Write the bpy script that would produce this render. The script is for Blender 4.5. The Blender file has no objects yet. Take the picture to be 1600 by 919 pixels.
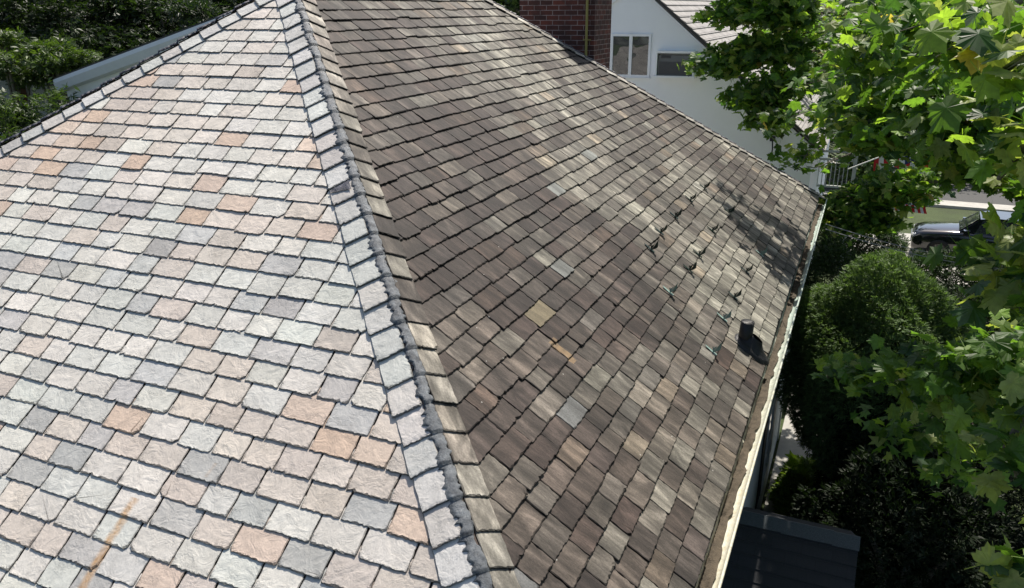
import bpy, math, random
import numpy as np
from mathutils import Vector, Matrix
random.seed(7); rng = np.random.default_rng(7)
S = bpy.context.scene
COL = S.collection
Z0 = 9.0                       # height of the roof apex above the ground
P = 0.7453                     # roof pitch (rise over run)
Q = math.sqrt(1 + P*P)
E_ = 5.0                       # run from ridge to eave
LR = 3.98                      # ridge length
# ---------------------------------------------------------------- camera
yaw, pit, rol = -0.41727, 0.34755, -0.00731
F = np.array([math.sin(yaw)*math.cos(pit), math.cos(yaw)*math.cos(pit), -math.sin(pit)])
R0 = np.array([math.cos(yaw), -math.sin(yaw), 0.0]); U0 = np.cross(R0, F)
RT = R0*math.cos(rol) + U0*math.sin(rol); UP = -R0*math.sin(rol) + U0*math.cos(rol)
CAM = np.array([5.6076, -7.0864, Z0 - 0.2829])
FPX = 1227.16
cd = bpy.data.cameras.new('camera'); co = bpy.data.objects.new('camera', cd); COL.objects.link(co)
cd.sensor_width = 36; cd.lens = 36*FPX/1600; cd.clip_start = 0.05; cd.clip_end = 2000
m = Matrix.Identity(4)
for i in range(3):
    m[i][0] = RT[i]; m[i][1] = UP[i]; m[i][2] = -F[i]; m[i][3] = CAM[i]
co.matrix_world = m
S.camera = co
# ---------------------------------------------------------------- light
SUN = Vector((0.0, 0.50, 0.86)).normalized()
w = bpy.data.worlds.new('World'); S.world = w; w.use_nodes = True
nt = w.node_tree; bg = nt.nodes['Background']; sky = nt.nodes.new('ShaderNodeTexSky')
sky.sky_type = 'NISHITA'; sky.sun_disc = False
sky.sun_elevation = math.asin(SUN.z); sky.sun_rotation = math.atan2(SUN.x, SUN.y)
sky.air_density = 1.0; sky.dust_density = 2.5; sky.ozone_density = 1.0
nt.links.new(sky.outputs[0], bg.inputs[0]); bg.inputs[1].default_value = 0.095
sl = bpy.data.lights.new('sun', 'SUN'); sl.energy = 4.8; sl.angle = math.radians(0.55); sl.color = (1.0, 0.93, 0.83)
so = bpy.data.objects.new('sun', sl); COL.objects.link(so)
so.rotation_euler = SUN.to_track_quat('Z', 'Y').to_euler(); so.location = (0, 0, 40)
vs = S.view_settings; vs.view_transform = 'Standard'; vs.look = 'None'; vs.gamma = 1; vs.exposure = 0.56
vs.use_curve_mapping = False

def at(px, py, d):             # a point of the world at distance d along a sight line of the survey
    v = F + RT*(px-800)/FPX - UP*(py-459.5)/FPX
    return CAM + v/np.linalg.norm(v)*d
def at_z(px, py, z):
    v = F + RT*(px-800)/FPX - UP*(py-459.5)/FPX
    return CAM + v*(z-CAM[2])/v[2]
def at_y(px, py, y):
    v = F + RT*(px-800)/FPX - UP*(py-459.5)/FPX
    return CAM + v*(y-CAM[1])/v[1]
def on_r(px, py):              # -> (k, y) on the right slope
    v = F + RT*(px-800)/FPX - UP*(py-459.5)/FPX
    t = -((CAM[2]-Z0) + P*CAM[0])/(v[2]+P*v[0]); q = CAM + v*t
    return q[0], q[1]
def on_l(px, py):
    v = F + RT*(px-800)/FPX - UP*(py-459.5)/FPX
    t = -((CAM[2]-Z0) - P*CAM[1])/(v[2]-P*v[1]); q = CAM + v*t
    return q[0], -q[1]

# ---------------------------------------------------------------- node helpers
class NT:
    def __init__(s, name):
        s.m = bpy.data.materials.new(name); s.m.use_nodes = True
        s.t = s.m.node_tree; s.b = s.t.nodes['Principled BSDF']; s.out = s.t.nodes['Material Output']
    def n(s, typ, ins=None, **kw):
        x = s.t.nodes.new('ShaderNode'+typ)
        for k, v in kw.items(): setattr(x, k, v)
        for k, v in (ins or {}).items(): s.set(x.inputs[k], v)
        return x
    def set(s, sock, v):
        if isinstance(v, bpy.types.NodeSocket): s.t.links.new(v, sock)
        else: sock.default_value = v
    def math(s, op, a, b=0.0, clamp=False):
        x = s.n('Math', operation=op, use_clamp=clamp); s.set(x.inputs[0], a); s.set(x.inputs[1], b); return x.outputs[0]
    def noise(s, vec, scale, detail=4, rough=0.55, dist=0.0):
        return s.n('TexNoise', {'Vector': vec, 'Scale': scale, 'Detail': detail, 'Roughness': rough, 'Distortion': dist}).outputs['Fac']
    def ramp(s, f, stops):
        x = s.n('ValToRGB', {'Fac': f}); e = x.color_ramp.elements
        while len(e) < len(stops): e.new(0.5)
        for i, (p, c) in enumerate(stops):
            e[i].position = p; e[i].color = (c, c, c, 1) if isinstance(c, (int, float)) else (*c, 1)
        return x.outputs[0]
    def mix(s, f, a, b, mode='MIX'):
        x = s.n('Mix', data_type='RGBA', blend_type=mode)
        s.set(x.inputs[0], f); s.set(x.inputs[6], a); s.set(x.inputs[7], b); return x.outputs[2]
    def scl(s, vec, sx, sy, sz, loc=(0, 0, 0)):
        return s.n('Mapping', {'Vector': vec, 'Scale': (sx, sy, sz), 'Location': loc}).outputs[0]
    def base(s, c): s.set(s.b.inputs['Base Color'], c)
    def rough(s, r): s.set(s.b.inputs['Roughness'], r)
    def bump(s, h, strength=0.5, dist=0.01):
        x = s.n('Bump', {'Height': h, 'Strength': strength, 'Distance': dist}); s.t.links.new(x.outputs[0], s.b.inputs['Normal'])
def C4(c): return (*c, 1)

def simple(name, col, rough=0.6, var=0.15, scale=6, bump=0.0, metal=0.0, spec=0.5):
    a = NT(name); tc = a.n('TexCoord').outputs['Object']
    n1 = a.noise(tc, scale, 6, 0.6)
    f = a.ramp(n1, [(0.25, 1-var), (0.75, 1+var)])
    a.base(a.mix(1.0, C4(col), f, 'MULTIPLY')); a.rough(rough)
    a.b.inputs['Metallic'].default_value = metal
    a.b.inputs['Specular IOR Level'].default_value = spec
    if bump: a.bump(a.noise(tc, scale*5, 4), bump, 0.01)
    return a.m

def slate_mat(name, right):
    a = NT(name)
    uv = a.n('UVMap').outputs[0]
    _ca = a.n('Attribute', attribute_name='col'); col = _ca.outputs['Color']; alp = _ca.outputs['Alpha']
    geo = a.n('NewGeometry').outputs['Position']
    if right:
        st = a.noise(a.scl(uv, 22, 3.6, 1), 1.0, 6, 0.7, 0.7)
        st2 = a.noise(a.scl(uv, 6.5, 2.4, 1, (3, 7, 0)), 1.0, 5, 0.62, .8)
        f1 = a.ramp(st, [(0.33, 0.80), (0.50, 1.0), (0.64, 1.28)])
        f2 = a.ramp(st2, [(0.36, 0.60), (0.5, 0.95), (0.60, 1.6)])
        gr = a.noise(uv, 70, 5, 0.8); f3 = a.ramp(gr, [(0.3, 0.66), (0.7, 1.36)])
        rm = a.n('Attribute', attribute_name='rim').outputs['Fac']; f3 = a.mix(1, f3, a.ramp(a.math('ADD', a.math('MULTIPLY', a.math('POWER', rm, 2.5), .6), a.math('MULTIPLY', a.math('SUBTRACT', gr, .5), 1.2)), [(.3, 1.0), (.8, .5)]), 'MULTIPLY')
        c = a.mix(1, a.mix(1, a.mix(1, col, f1, 'MULTIPLY'), f2, 'MULTIPLY'), f3, 'MULTIPLY')
        c = a.mix(alp, a.mix(1, col, f3, 'MULTIPLY'), c)
        wa_ = a.noise(a.scl(geo, .55, 1.5, .55), 1.0, 4, .6, .6); wb_ = a.noise(a.scl(geo, 1.3, 7.5, 1.3, (5, 2, 1)), 1.0, 4, .6, .3)
        c = a.mix(1, a.mix(1, c, a.ramp(wa_, [(.32, .66), (.5, .95), (.68, 1.35)]), 'MULTIPLY'), a.ramp(wb_, [(.36, .68), (.5, .95), (.66, 1.5)]), 'MULTIPLY')
        # tan run-off stain below the fresh tan slate
        xyz = a.n('SeparateXYZ', {'Vector': geo})
        k0, y0 = on_r(862, 537); k1, y1 = on_r(897, 573)
        dy = a.math('ABSOLUTE', a.math('SUBTRACT', a.math('ADD', xyz.outputs[1], a.math('MULTIPLY', a.noise(geo, 9, 2), 0.07)), (y0+y1)/2+0.035))
        mk = a.math('MULTIPLY', a.math('LESS_THAN', dy, 0.045),
                    a.math('MULTIPLY', a.math('GREATER_THAN', xyz.outputs[0], k0), a.math('LESS_THAN', xyz.outputs[0], k1)))
        c = a.mix(a.math('MULTIPLY', mk, a.math('MULTIPLY', a.ramp(a.noise(geo, 16, 5, .7), [(.3, .2), (.6, 1.0)]), .6)), c, C4((0.30, 0.20, 0.10)))
        # white specks
        vo = a.n('TexVoronoi', {'Vector': geo, 'Scale': 5.0}).outputs['Distance']
        sp = a.math('LESS_THAN', a.math('ADD', vo, a.math('MULTIPLY', a.noise(geo, 60, 2), 0.05)), 0.055)
        c = a.mix(a.math('MULTIPLY', sp, 0.6), c, C4((0.42, 0.41, 0.38)))
        h = a.math('ADD', a.math('MULTIPLY', a.noise(a.scl(uv, 26, 7, 1), 1, 6, 0.65, 0.4), 1.0), a.math('MULTIPLY', gr, 0.35))
        a.bump(h, 0.75, 0.008); a.rough(0.72)
    else:
        n1 = a.noise(uv, 8, 5, 0.65, 0.8); f1 = a.ramp(n1, [(0.3, 0.86), (0.55, 1.0), (0.7, 1.06)])
        wz = a.noise(a.scl(geo, 2.2, 1.0, 1.0), 1.0, 5, .6); f1 = a.mix(1, f1, a.ramp(wz, [(.3, .88), (.7, 1.06)]), 'MULTIPLY')
        n2 = a.noise(uv, 120, 3, 0.6); f2 = a.ramp(n2, [(0.3, 0.93), (0.65, 1.05)])
        # delamination steps: contour lines of a warped field
        wv = a.noise(a.scl(uv, 13, 20, 1), 1.0, 6, 0.66, 1.0)
        step = a.math('FRACT', a.math('MULTIPLY', wv, 7.0))
        edge = a.ramp(step, [(0.0, 0.05), (0.06, 0.35), (0.16, 1.0), (1.0, 1.0)])
        msk = a.ramp(a.noise(uv, 6.5, 2, 0.5), [(0.50, 0.0), (0.60, 1.0)])
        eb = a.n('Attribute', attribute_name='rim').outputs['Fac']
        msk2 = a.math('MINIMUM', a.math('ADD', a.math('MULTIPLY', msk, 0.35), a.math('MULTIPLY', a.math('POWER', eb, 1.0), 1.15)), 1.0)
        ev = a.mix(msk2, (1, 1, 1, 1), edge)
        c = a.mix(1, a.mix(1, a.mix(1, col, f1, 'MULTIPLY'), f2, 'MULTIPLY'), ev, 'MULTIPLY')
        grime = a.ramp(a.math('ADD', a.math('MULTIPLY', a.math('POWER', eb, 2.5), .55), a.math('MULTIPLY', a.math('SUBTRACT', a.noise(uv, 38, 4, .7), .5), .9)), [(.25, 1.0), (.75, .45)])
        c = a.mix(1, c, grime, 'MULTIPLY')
        # rust streaks
        xyz = a.n('SeparateXYZ', {'Vector': geo})
        for (pa, pb, wd, al) in (((212, 782), (128, 925), 0.042, 0.95), ((338, 728), (322, 752), 0.018, 0.5)):
            xa, ka = on_l(*pa); xb, kb = on_l(*pb)
            dx = a.math('ABSOLUTE', a.math('SUBTRACT', xyz.outputs[0], a.math('ADD', xa, a.math('MULTIPLY', a.math('SUBTRACT', a.math('MULTIPLY', xyz.outputs[1], -1.0), ka), (xb-xa)/(kb-ka)))))
            dxn = a.math('ADD', dx, a.math('MULTIPLY', a.noise(geo, 10, 4, .7), 0.04))
            f = a.n('MapRange', {'Value': dxn, 'From Min': wd+0.020, 'From Max': wd-.010, 'To Min': 0.0, 'To Max': al}).outputs[0]
            f = a.math('MULTIPLY', f, a.math('MULTIPLY', a.math('LESS_THAN', xyz.outputs[1], -ka), a.math('GREATER_THAN', xyz.outputs[1], -kb)))
            f = a.math('MULTIPLY', f, a.ramp(a.noise(geo, 11, 5, .7), [(.32, .35), (.6, 1.0)]))
            c = a.mix(f, c, C4((0.42, 0.26, 0.13)))
        h = a.math('ADD', a.math('MULTIPLY', step, a.math('MULTIPLY', msk2, 0.5)), a.math('MULTIPLY', a.noise(a.scl(uv, 30, 22, 1), 1, 5, 0.65), 0.6))
        h = a.math('ADD', h, a.math('MULTIPLY', a.noise(a.scl(uv, 9, 9, 1), 1, 4, .6, 1.0), 1.6))
        a.bump(h, 0.62, 0.010); a.rough(0.78)
    a.b.inputs['Specular IOR Level'].default_value = 0.3
    a.base(c)
    return a.m
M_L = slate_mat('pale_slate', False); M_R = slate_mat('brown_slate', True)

# ---------------------------------------------------------------- object helpers
def tag(o, label=None, cat=None, group=None, kind=None):
    if label: o['label'] = label
    if cat: o['category'] = cat
    if group: o['group'] = group
    if kind: o['kind'] = kind
    return o
def empty(name, loc, label, cat, group=None, rz=0):
    o = bpy.data.objects.new(name, None); COL.objects.link(o); o.location = loc; o.rotation_euler.z = rz
    o.empty_display_size = 0.3; MW[o.name] = Matrix.Translation(loc) @ Matrix.Rotation(rz, 4, 'Z')
    return tag(o, label, cat, group)
def link(name, me, mat, parent=None, world=True):
    o = bpy.data.objects.new(name, me); COL.objects.link(o)
    for mm in (mat if isinstance(mat, (list, tuple)) else [mat]): me.materials.append(mm)
    if parent is not None:
        o.parent = parent
        if world:            # geometry given in world coordinates
            o.matrix_parent_inverse = MW.get(parent.name, Matrix.Identity(4)).inverted()
    return o
MW = {}
class MB:
    def __init__(s): s.v = []; s.f = []; s.c = []; s.m = []
    def add(s, vs_, fs, mi=0):
        o = len(s.v); s.v += [tuple(x) for x in vs_]; s.f += [tuple(i+o for i in f) for f in fs]; s.m += [mi]*len(fs)
    def box(s, a, b, mi=0, rz=0.0):
        x0, y0, z0 = a; x1, y1, z1 = b
        vs_ = [(x0, y0, z0), (x1, y0, z0), (x1, y1, z0), (x0, y1, z0), (x0, y0, z1), (x1, y0, z1), (x1, y1, z1), (x0, y1, z1)]
        if rz:
            cx, cy = (x0+x1)/2, (y0+y1)/2; c, n = math.cos(rz), math.sin(rz)
            vs_ = [(cx+(x-cx)*c-(y-cy)*n, cy+(x-cx)*n+(y-cy)*c, z) for x, y, z in vs_]
        s.add(vs_, [(0, 3, 2, 1), (4, 5, 6, 7), (0, 1, 5, 4), (1, 2, 6, 5), (2, 3, 7, 6), (3, 0, 4, 7)], mi)
    def tube(s, pts, rad, n=8, mi=0, cap=True):
        pts = [Vector(p) for p in pts]; rad = rad if isinstance(rad, (list, tuple)) else [rad]*len(pts)
        vs_ = []; prev = None
        for i, p in enumerate(pts):
            t = (pts[min(i+1, len(pts)-1)] - pts[max(i-1, 0)]).normalized()
            if prev is None: a = t.orthogonal().normalized()
            else: a = (prev - t*prev.dot(t)).normalized()
            prev = a; b = t.cross(a)
            for j in range(n):
                an = 2*math.pi*j/n; vs_.append(p + (a*math.cos(an)+b*math.sin(an))*rad[i])
        fs = []
        for i in range(len(pts)-1):
            for j in range(n): fs.append((i*n+j, i*n+(j+1) % n, (i+1)*n+(j+1) % n, (i+1)*n+j))
        if cap: fs += [tuple(range(n))[::-1], tuple((len(pts)-1)*n+j for j in range(n))]
        s.add(vs_, fs, mi)
    def poly(s, pts, off):     # extruded polygon
        pts = [Vector(p) for p in pts]; off = Vector(off); n = len(pts)
        s.add(pts+[p+off for p in pts], [tuple(range(n)), tuple(range(2*n-1, n-1, -1))]+[(i, i+n, (i+1) % n+n, (i+1) % n) for i in range(n)])
    def build(s, name, mat, parent=None, smooth=False, world=True):
        me = bpy.data.meshes.new(name); me.from_pydata(s.v, [], s.f); me.validate()
        if isinstance(mat, (list, tuple)):
            for p, mi in zip(me.polygons, s.m): p.material_index = mi
        if smooth:
            for p in me.polygons: p.use_smooth = True
        import bmesh
        b = bmesh.new(); b.from_mesh(me); bmesh.ops.recalc_face_normals(b, faces=b.faces); b.to_mesh(me); b.free()
        return link(name, me, mat, parent, world)

# ---------------------------------------------------------------- ground, drive, street
def ground_mat():
    a = NT('grass_ground'); g = a.n('NewGeometry').outputs['Position']
    c = a.ramp(a.noise(g, 0.5, 6, 0.65), [(0.3, (0.022, 0.028, 0.012)), (0.5, (0.035, 0.052, 0.015)), (0.7, (0.055, 0.08, 0.024))])
    c2 = a.mix(a.ramp(a.noise(g, 14, 5, 0.7), [(0.35, 0.0), (0.7, 0.6)]), c, C4((0.07, 0.10, 0.03)))
    a.base(c2); a.rough(0.95); a.bump(a.noise(g, 30, 4), 0.8, 0.05); return a.m
def sheet(name, pts, z, mat):
    me = bpy.data.meshes.new(name); me.from_pydata([(x, y, z) for x, y in pts], [], [tuple(range(len(pts)))])
    o = link(name, me, mat); o['kind'] = 'structure'; return o
M_conc = simple('concrete', (0.36, 0.35, 0.32), 0.85, 0.2, 3, 0.3)
M_asph = simple('asphalt', (0.06, 0.06, 0.06), 0.9, 0.2, 20, 0.4)
sheet('ground', [(-900, -900), (900, -900), (900, 900), (-900, 900)], 0, ground_mat())
mb = MB(); mb.box((4.86, 3.6, 0.0), (6.05, 15.0, 0.06)); o = mb.build('path', M_conc); o['kind'] = 'structure'
mb = MB(); mb.box((5.6, 21.2, -0.01), (40, 27.6, 0.05)); o = mb.build('driveway', M_conc); o['kind'] = 'structure'
sheet('road', [(-200, 34.5), (200, 34.5), (200, 41.5), (-200, 41.5)], 0.012, M_asph)
for a0, a1, nm in ((33.2, 34.3, 'pavement'), (41.7, 43.2, 'pavement')):
    mb = MB(); mb.box((-200, a0, 0), (200, a1, 0.13)); o = mb.build(nm, M_conc); o['kind'] = 'structure'

# ---------------------------------------------------------------- the slate house
house = empty('slate_house', (0, 2, 0), 'hip-roofed house of pale and brown slates filling the foreground', 'house')
def clip(poly, a, b, c):       # keep a*x+b*y+c >= 0
    out = []
    for i in range(len(poly)):
        p, q = poly[i], poly[(i+1) % len(poly)]
        dp = a*p[0]+b*p[1]+c; dq = a*q[0]+b*q[1]+c
        if dp >= 0: out.append(p)
        if (dp >= 0) != (dq >= 0):
            t = dp/(dp-dq); out.append((p[0]+(q[0]-p[0])*t, p[1]+(q[1]-p[1])*t))
    return out
class Slates:
    """thin split stones laid in courses; (u, s): across and down the slope"""
    def __init__(s, org, du, ds, nn):
        s.o, s.du, s.ds, s.n = [np.array(x, float) for x in (org, du, ds, nn)]
        s.V = []; s.Fa = []; s.col = []; s.uv = []; s.rim = []
    def P3(s, u, w, h): return s.o + s.du*u + s.ds*w + s.n*h
    def slate(s, poly, sb, th, col, a=0.0125, L=0.25, lift=0.0, tw=0.0, uc=0.0):
        """poly in (u, w), sb = w of the lower edge"""
        if len(poly) < 3: return
        A = 0.5*sum(poly[i][0]*poly[(i+1) % len(poly)][1]-poly[(i+1) % len(poly)][0]*poly[i][1] for i in range(len(poly)))
        if abs(A) < 0.0008: return
        if A > 0: poly = poly[::-1]
        n = len(poly); cx = sum(p[0] for p in poly)/n; cy = sum(p[1] for p in poly)/n
        ou, ow = random.uniform(0, 50), random.uniform(0, 50)
        H = lambda u, w: a*(1-(sb-w)/L) + lift*max(0, 1-(sb-w)/L) + tw*(u-uc)
        base = len(s.V)
        bev = random.uniform(0.003, 0.007); inn = [(u+(cx-u)*0.0+np.sign(cx-u)*min(abs(cx-u)*.3, bev*random.uniform(.5, 1.6)), w_+np.sign(cy-w_)*min(abs(cy-w_)*.3, bev*random.uniform(.5, 2.2))) for u, w_ in poly]
        bt = th*random.uniform(0.35, 0.7)
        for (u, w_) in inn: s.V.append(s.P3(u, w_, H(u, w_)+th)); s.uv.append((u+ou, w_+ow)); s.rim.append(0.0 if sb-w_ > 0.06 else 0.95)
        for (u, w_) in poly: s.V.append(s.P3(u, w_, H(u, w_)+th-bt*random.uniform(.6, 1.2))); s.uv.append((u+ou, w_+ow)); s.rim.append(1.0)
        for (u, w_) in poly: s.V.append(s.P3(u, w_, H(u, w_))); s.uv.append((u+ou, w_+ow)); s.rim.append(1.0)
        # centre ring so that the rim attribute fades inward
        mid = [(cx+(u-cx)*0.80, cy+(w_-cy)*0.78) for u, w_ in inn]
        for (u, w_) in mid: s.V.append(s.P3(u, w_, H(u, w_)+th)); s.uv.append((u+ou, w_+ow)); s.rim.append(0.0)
        al_ = col[3] if len(col) > 3 else 1.0; col = tuple(col[:3])
        edge = tuple(c*0.05 for c in col)  # edge faces near black: joint shadow and dirt put into the colour
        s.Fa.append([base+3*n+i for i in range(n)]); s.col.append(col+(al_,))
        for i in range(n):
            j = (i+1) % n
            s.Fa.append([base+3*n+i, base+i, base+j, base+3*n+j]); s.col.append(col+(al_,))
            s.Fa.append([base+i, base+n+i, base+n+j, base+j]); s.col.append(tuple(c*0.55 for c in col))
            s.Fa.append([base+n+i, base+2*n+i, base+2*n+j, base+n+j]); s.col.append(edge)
    def build(s, name, mat, parent):
        me = bpy.data.meshes.new(name); me.from_pydata([tuple(v) for v in s.V], [], s.Fa)
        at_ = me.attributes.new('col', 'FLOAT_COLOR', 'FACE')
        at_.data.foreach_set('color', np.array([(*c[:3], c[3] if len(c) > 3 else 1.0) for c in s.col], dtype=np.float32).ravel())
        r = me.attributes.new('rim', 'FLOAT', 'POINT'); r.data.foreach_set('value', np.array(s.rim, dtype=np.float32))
        uvl = me.uv_layers.new(name='UVMap'); li = np.zeros(len(me.loops), dtype=np.int32); me.loops.foreach_get('vertex_index', li)
        uvl.data.foreach_set('uv', np.array(s.uv, dtype=np.float32)[li].ravel())
        return link(name, me, mat, parent)
def outline(u0, u1, w0, w1, chip=0.004):
    """slate outline with split, nibbled edges; w1 = lower edge"""
    pts = [(u0, w0), (u1, w0)]
    n = 8; sk = random.gauss(0, .0025)
    for i in range(1, n): pts.append((u1+sk*i/n+random.uniform(-chip, chip)*0.55, w0+(w1-w0)*i/n))
    cr = random.uniform(0.0, 0.006) if random.random() < .8 else random.uniform(.008, .035)
    cl = random.uniform(0.0, 0.006) if random.random() < .9 else random.uniform(.008, .028)
    pts += [(u1+sk, w1-cr), (u1-cr*random.uniform(.6, 1.6), w1+random.uniform(-chip, chip)*.4)]
    n = 15; dip = random.gauss(0, .0015); big = random.random() < .12; bu = random.randrange(1, n)
    for i in range(1, n):
        t = i/n
        e = random.uniform(-chip, chip)*.55 + dip*math.sin(t*math.pi)
        if big and i == bu: e -= random.uniform(.006, .016)
        pts.append((u1+(u0-u1)*t, w1+e))
    pts += [(u0+cl*random.uniform(.6, 1.6), w1+random.uniform(-chip, chip)*.4), (u0, w1-cl)]
    n = 6
    for i in range(n-1, 0, -1): pts.append((u0+random.uniform(-chip, chip)*0.5, w0+(w1-w0)*i/n))
    return pts
def jit(c, a=0.06, k=1.0):
    f = k*(1+random.gauss(0, a)); return tuple(max(0.01, x*f*(1+random.gauss(0, .005))) for x in c)
def vnoise(x, y, seed=0):      # smooth value noise
    def h(i, j): return (math.sin(i*127.1+j*311.7+seed*74.7)*43758.5453) % 1.0
    i, j = math.floor(x), math.floor(y); fx, fy = x-i, y-j; fx = fx*fx*(3-2*fx); fy = fy*fy*(3-2*fy)
    return (h(i, j)*(1-fx)+h(i+1, j)*fx)*(1-fy)+(h(i, j+1)*(1-fx)+h(i+1, j+1)*fx)*fy
EXPO = 0.1365
HIPW = 0.10
# near (pale) slope
fr = Slates((0, 0, Z0), (1, 0, 0), (0, -1/Q, -P/Q), (0, -P/Q, 1/Q))
n = 0
while True:
    k = EXPO*(n+0.6); n += 1
    if k > E_+0.02: break
    sb = k*Q; ex = EXPO*Q
    x = -k-random.uniform(0, .3)
    while x < k:
        wd = random.choice([.25, .28, .30, .31, .33, .34])+random.uniform(-.012, .012)
        g = random.uniform(.002, .006)
        drop = random.gauss(0, .0022) + (random.choice([-.02, .018, .012]) if random.random() < .03 else 0)
        t = vnoise(x*.9+3, k*1.1, 2)
        r = random.random(); pinkness = 0.36 + (t-.5)*.8
        if k > 3.6: pinkness += .16
        bx = -k*.78+.2; pinkness += .55*math.exp(-((x-bx)/.55)**2)*(k > 1.0)
        if k < 1.6: pinkness -= .15
        if r < pinkness*(0.34 if x < -k*.5 or k > 3.4 else .14): c = random.choice([(.55, .44, .37), (.55, .455, .39), (.53, .415, .335)])
        elif r < pinkness: c = random.choice([(.55, .495, .45), (.52, .475, .44), (.56, .51, .465)])
        elif r < pinkness+.16: c = random.choice([(.42, .425, .425), (.45, .44, .435), (.385, .385, .38), (.47, .48, .475)])
        else: c = random.choice([(.58, .575, .54), (.55, .56, .535), (.60, .58, .55), (.53, .53, .51), (.57, .55, .52)])
        if x > -.5 and k < 2.4 and r > .1: c = random.choice([(.60, .575, .54), (.59, .55, .51), (.61, .60, .57)])
        pl = outline(x+g, x+wd-g, sb-.25+drop, sb+drop, .0058)
        pl = clip(pl, 1, 1/Q, 0.0); pl = clip(pl, -1, 1/Q, 0.0)
        rot = random.gauss(0, .004)
        pl = [(u, w_+(u-x)*rot) for u, w_ in pl]
        fr.slate(pl, sb, random.uniform(.006, .0085), jit((c[0]*1.01, c[1], c[2]*.975), .05, 1.0), lift=random.choice([0, 0, 0, .0015, .003]), tw=random.gauss(0, .004), uc=x+wd/2)
        x += wd
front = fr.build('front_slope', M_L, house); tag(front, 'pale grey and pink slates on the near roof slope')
# right (brown) slope
rs = Slates((0, 0, Z0), (0, 1, 0), (1/Q, 0, -P/Q), (P/Q, 0, 1/Q))
pale = [on_r(888, 424), on_r(854, 293), on_r(911, 239)]
tanp = [on_r(838, 513)]
greys = [on_r(908, 640), on_r(815, 912)]
for m_ in range(36, -1, -1):
    k = E_ - .1355*m_; sb = k*Q
    if k < .05: continue
    y = -k-random.uniform(0, .3)
    while y < LR+k:
        wd = random.choice([.24, .26, .28, .30, .34, .38])+random.uniform(-.012, .012)
        g = random.uniform(.001, .004)
        yc = y+wd/2; kc = k-.07
        drop = random.gauss(0, .005) + (random.choice([-.02, .02]) if random.random() < .03 else 0)
        # broad weathering: browner low and near, paler high and far
        sm = lambda v, a_, b_: max(0., min(1., (v-a_)/(b_-a_)))
        lt = .0+.52*sm(yc+.5*vnoise(kc*1.6, 2, 3), .3, 1.5)*(1-.45*sm(yc, 4.0, 5.2))+.20*sm(kc+.4*vnoise(yc, 5, 8), 4.0, 4.6)+.13*sm(-yc, 2.2, 3.2)
        lt += .55*(vnoise(yc*1.1, kc*1.4, 5)-.45)+.35*(vnoise(yc*3.0, kc*1.8, 9)-.5)+random.gauss(0, .17)
        lt = max(0, min(1, lt))
        dark = (.058, .045, .039); light = (.33, .318, .265)
        c = tuple(d+(l-d)*lt**1.25 for d, l in zip(dark, light))
        r = random.random()
        if r < .06: c = (c[0]*1.2, c[1]*1.07, c[2]*.97)
        elif r < .14: c = (c[0]*.98, c[1]*1.0, c[2]*1.03)
        if yc < .6 and r > .6: c = (c[0]*1.02, c[1]*.96, c[2]*.94)
        flat_ = False
        for (pk, py) in pale:
            if 0 <= k-pk < .137 and y <= py < y+wd: c = (.25, .265, .25); flat_ = True
        for (pk, py) in tanp:
            if 0 <= k-pk < .137 and y <= py < y+wd: c = (.29, .245, .155); flat_ = True
        for (pk, py) in greys:
            if 0 <= k-pk < .137 and y <= py < y+wd: c = (.18, .183, .18); flat_ = True
        pl = outline(y+g, y+wd-g, sb-.25+drop, sb+drop, .0070)
        pl = clip(pl, 1, 1/Q, 0.0); pl = clip(pl, -1, 1/Q, LR)
        rot = random.gauss(0, .010)
        pl = [(u, w_+(u-y)*rot) for u, w_ in pl]
        rs.slate(pl, sb, random.uniform(.009, .013), jit(c, .08, .60)+((0.0,) if flat_ else ()), a=.021, lift=random.choice([0, 0, .002, .004, .007]), tw=random.gauss(0, .008), uc=yc)
        y += wd
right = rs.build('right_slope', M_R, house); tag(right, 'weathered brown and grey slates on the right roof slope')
# far slopes and the deck below the slates
M_deck = simple('roofing_felt', (.018, .017, .016), .9, .2, 10)
M_back = NT('far_slate'); _g = M_back.n('NewGeometry').outputs['Position']
_b = M_back.n('TexBrick', {'Vector': M_back.scl(_g, 1, 1, 1), 'Scale': 1.0, 'Brick Width': .3, 'Row Height': .15, 'Mortar Size': .006, 'Color1': (.3, .29, .27, 1), 'Color2': (.2, .19, .18, 1), 'Mortar': (.04, .04, .04, 1)})
M_back.base(_b.outputs[0]); M_back.rough(.8); M_back = M_back.m
Zr = lambda k: Z0 - P*k
mb = MB(); d = .004
ap, a2 = (0, 0, Z0-d), (0, LR, Z0-d)
e = [(-5, -5, Zr(5)-d), (5, -5, Zr(5)-d), (5, LR+5, Zr(5)-d), (-5, LR+5, Zr(5)-d)]
mb.add([ap, a2]+e+[(x, y, Zr(5)-.12) for x, y, _ in e], [(0, 2, 3), (0, 3, 4, 1), (2, 6, 7, 3), (3, 7, 8, 4), (4, 8, 9, 5), (5, 9, 6, 2), (6, 9, 8, 7)])
mb.add([ap, a2]+e, [(1, 4, 5), (0, 1, 5, 2)], 1)
mb.build('roof_deck', [M_deck, M_back], house)

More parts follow.
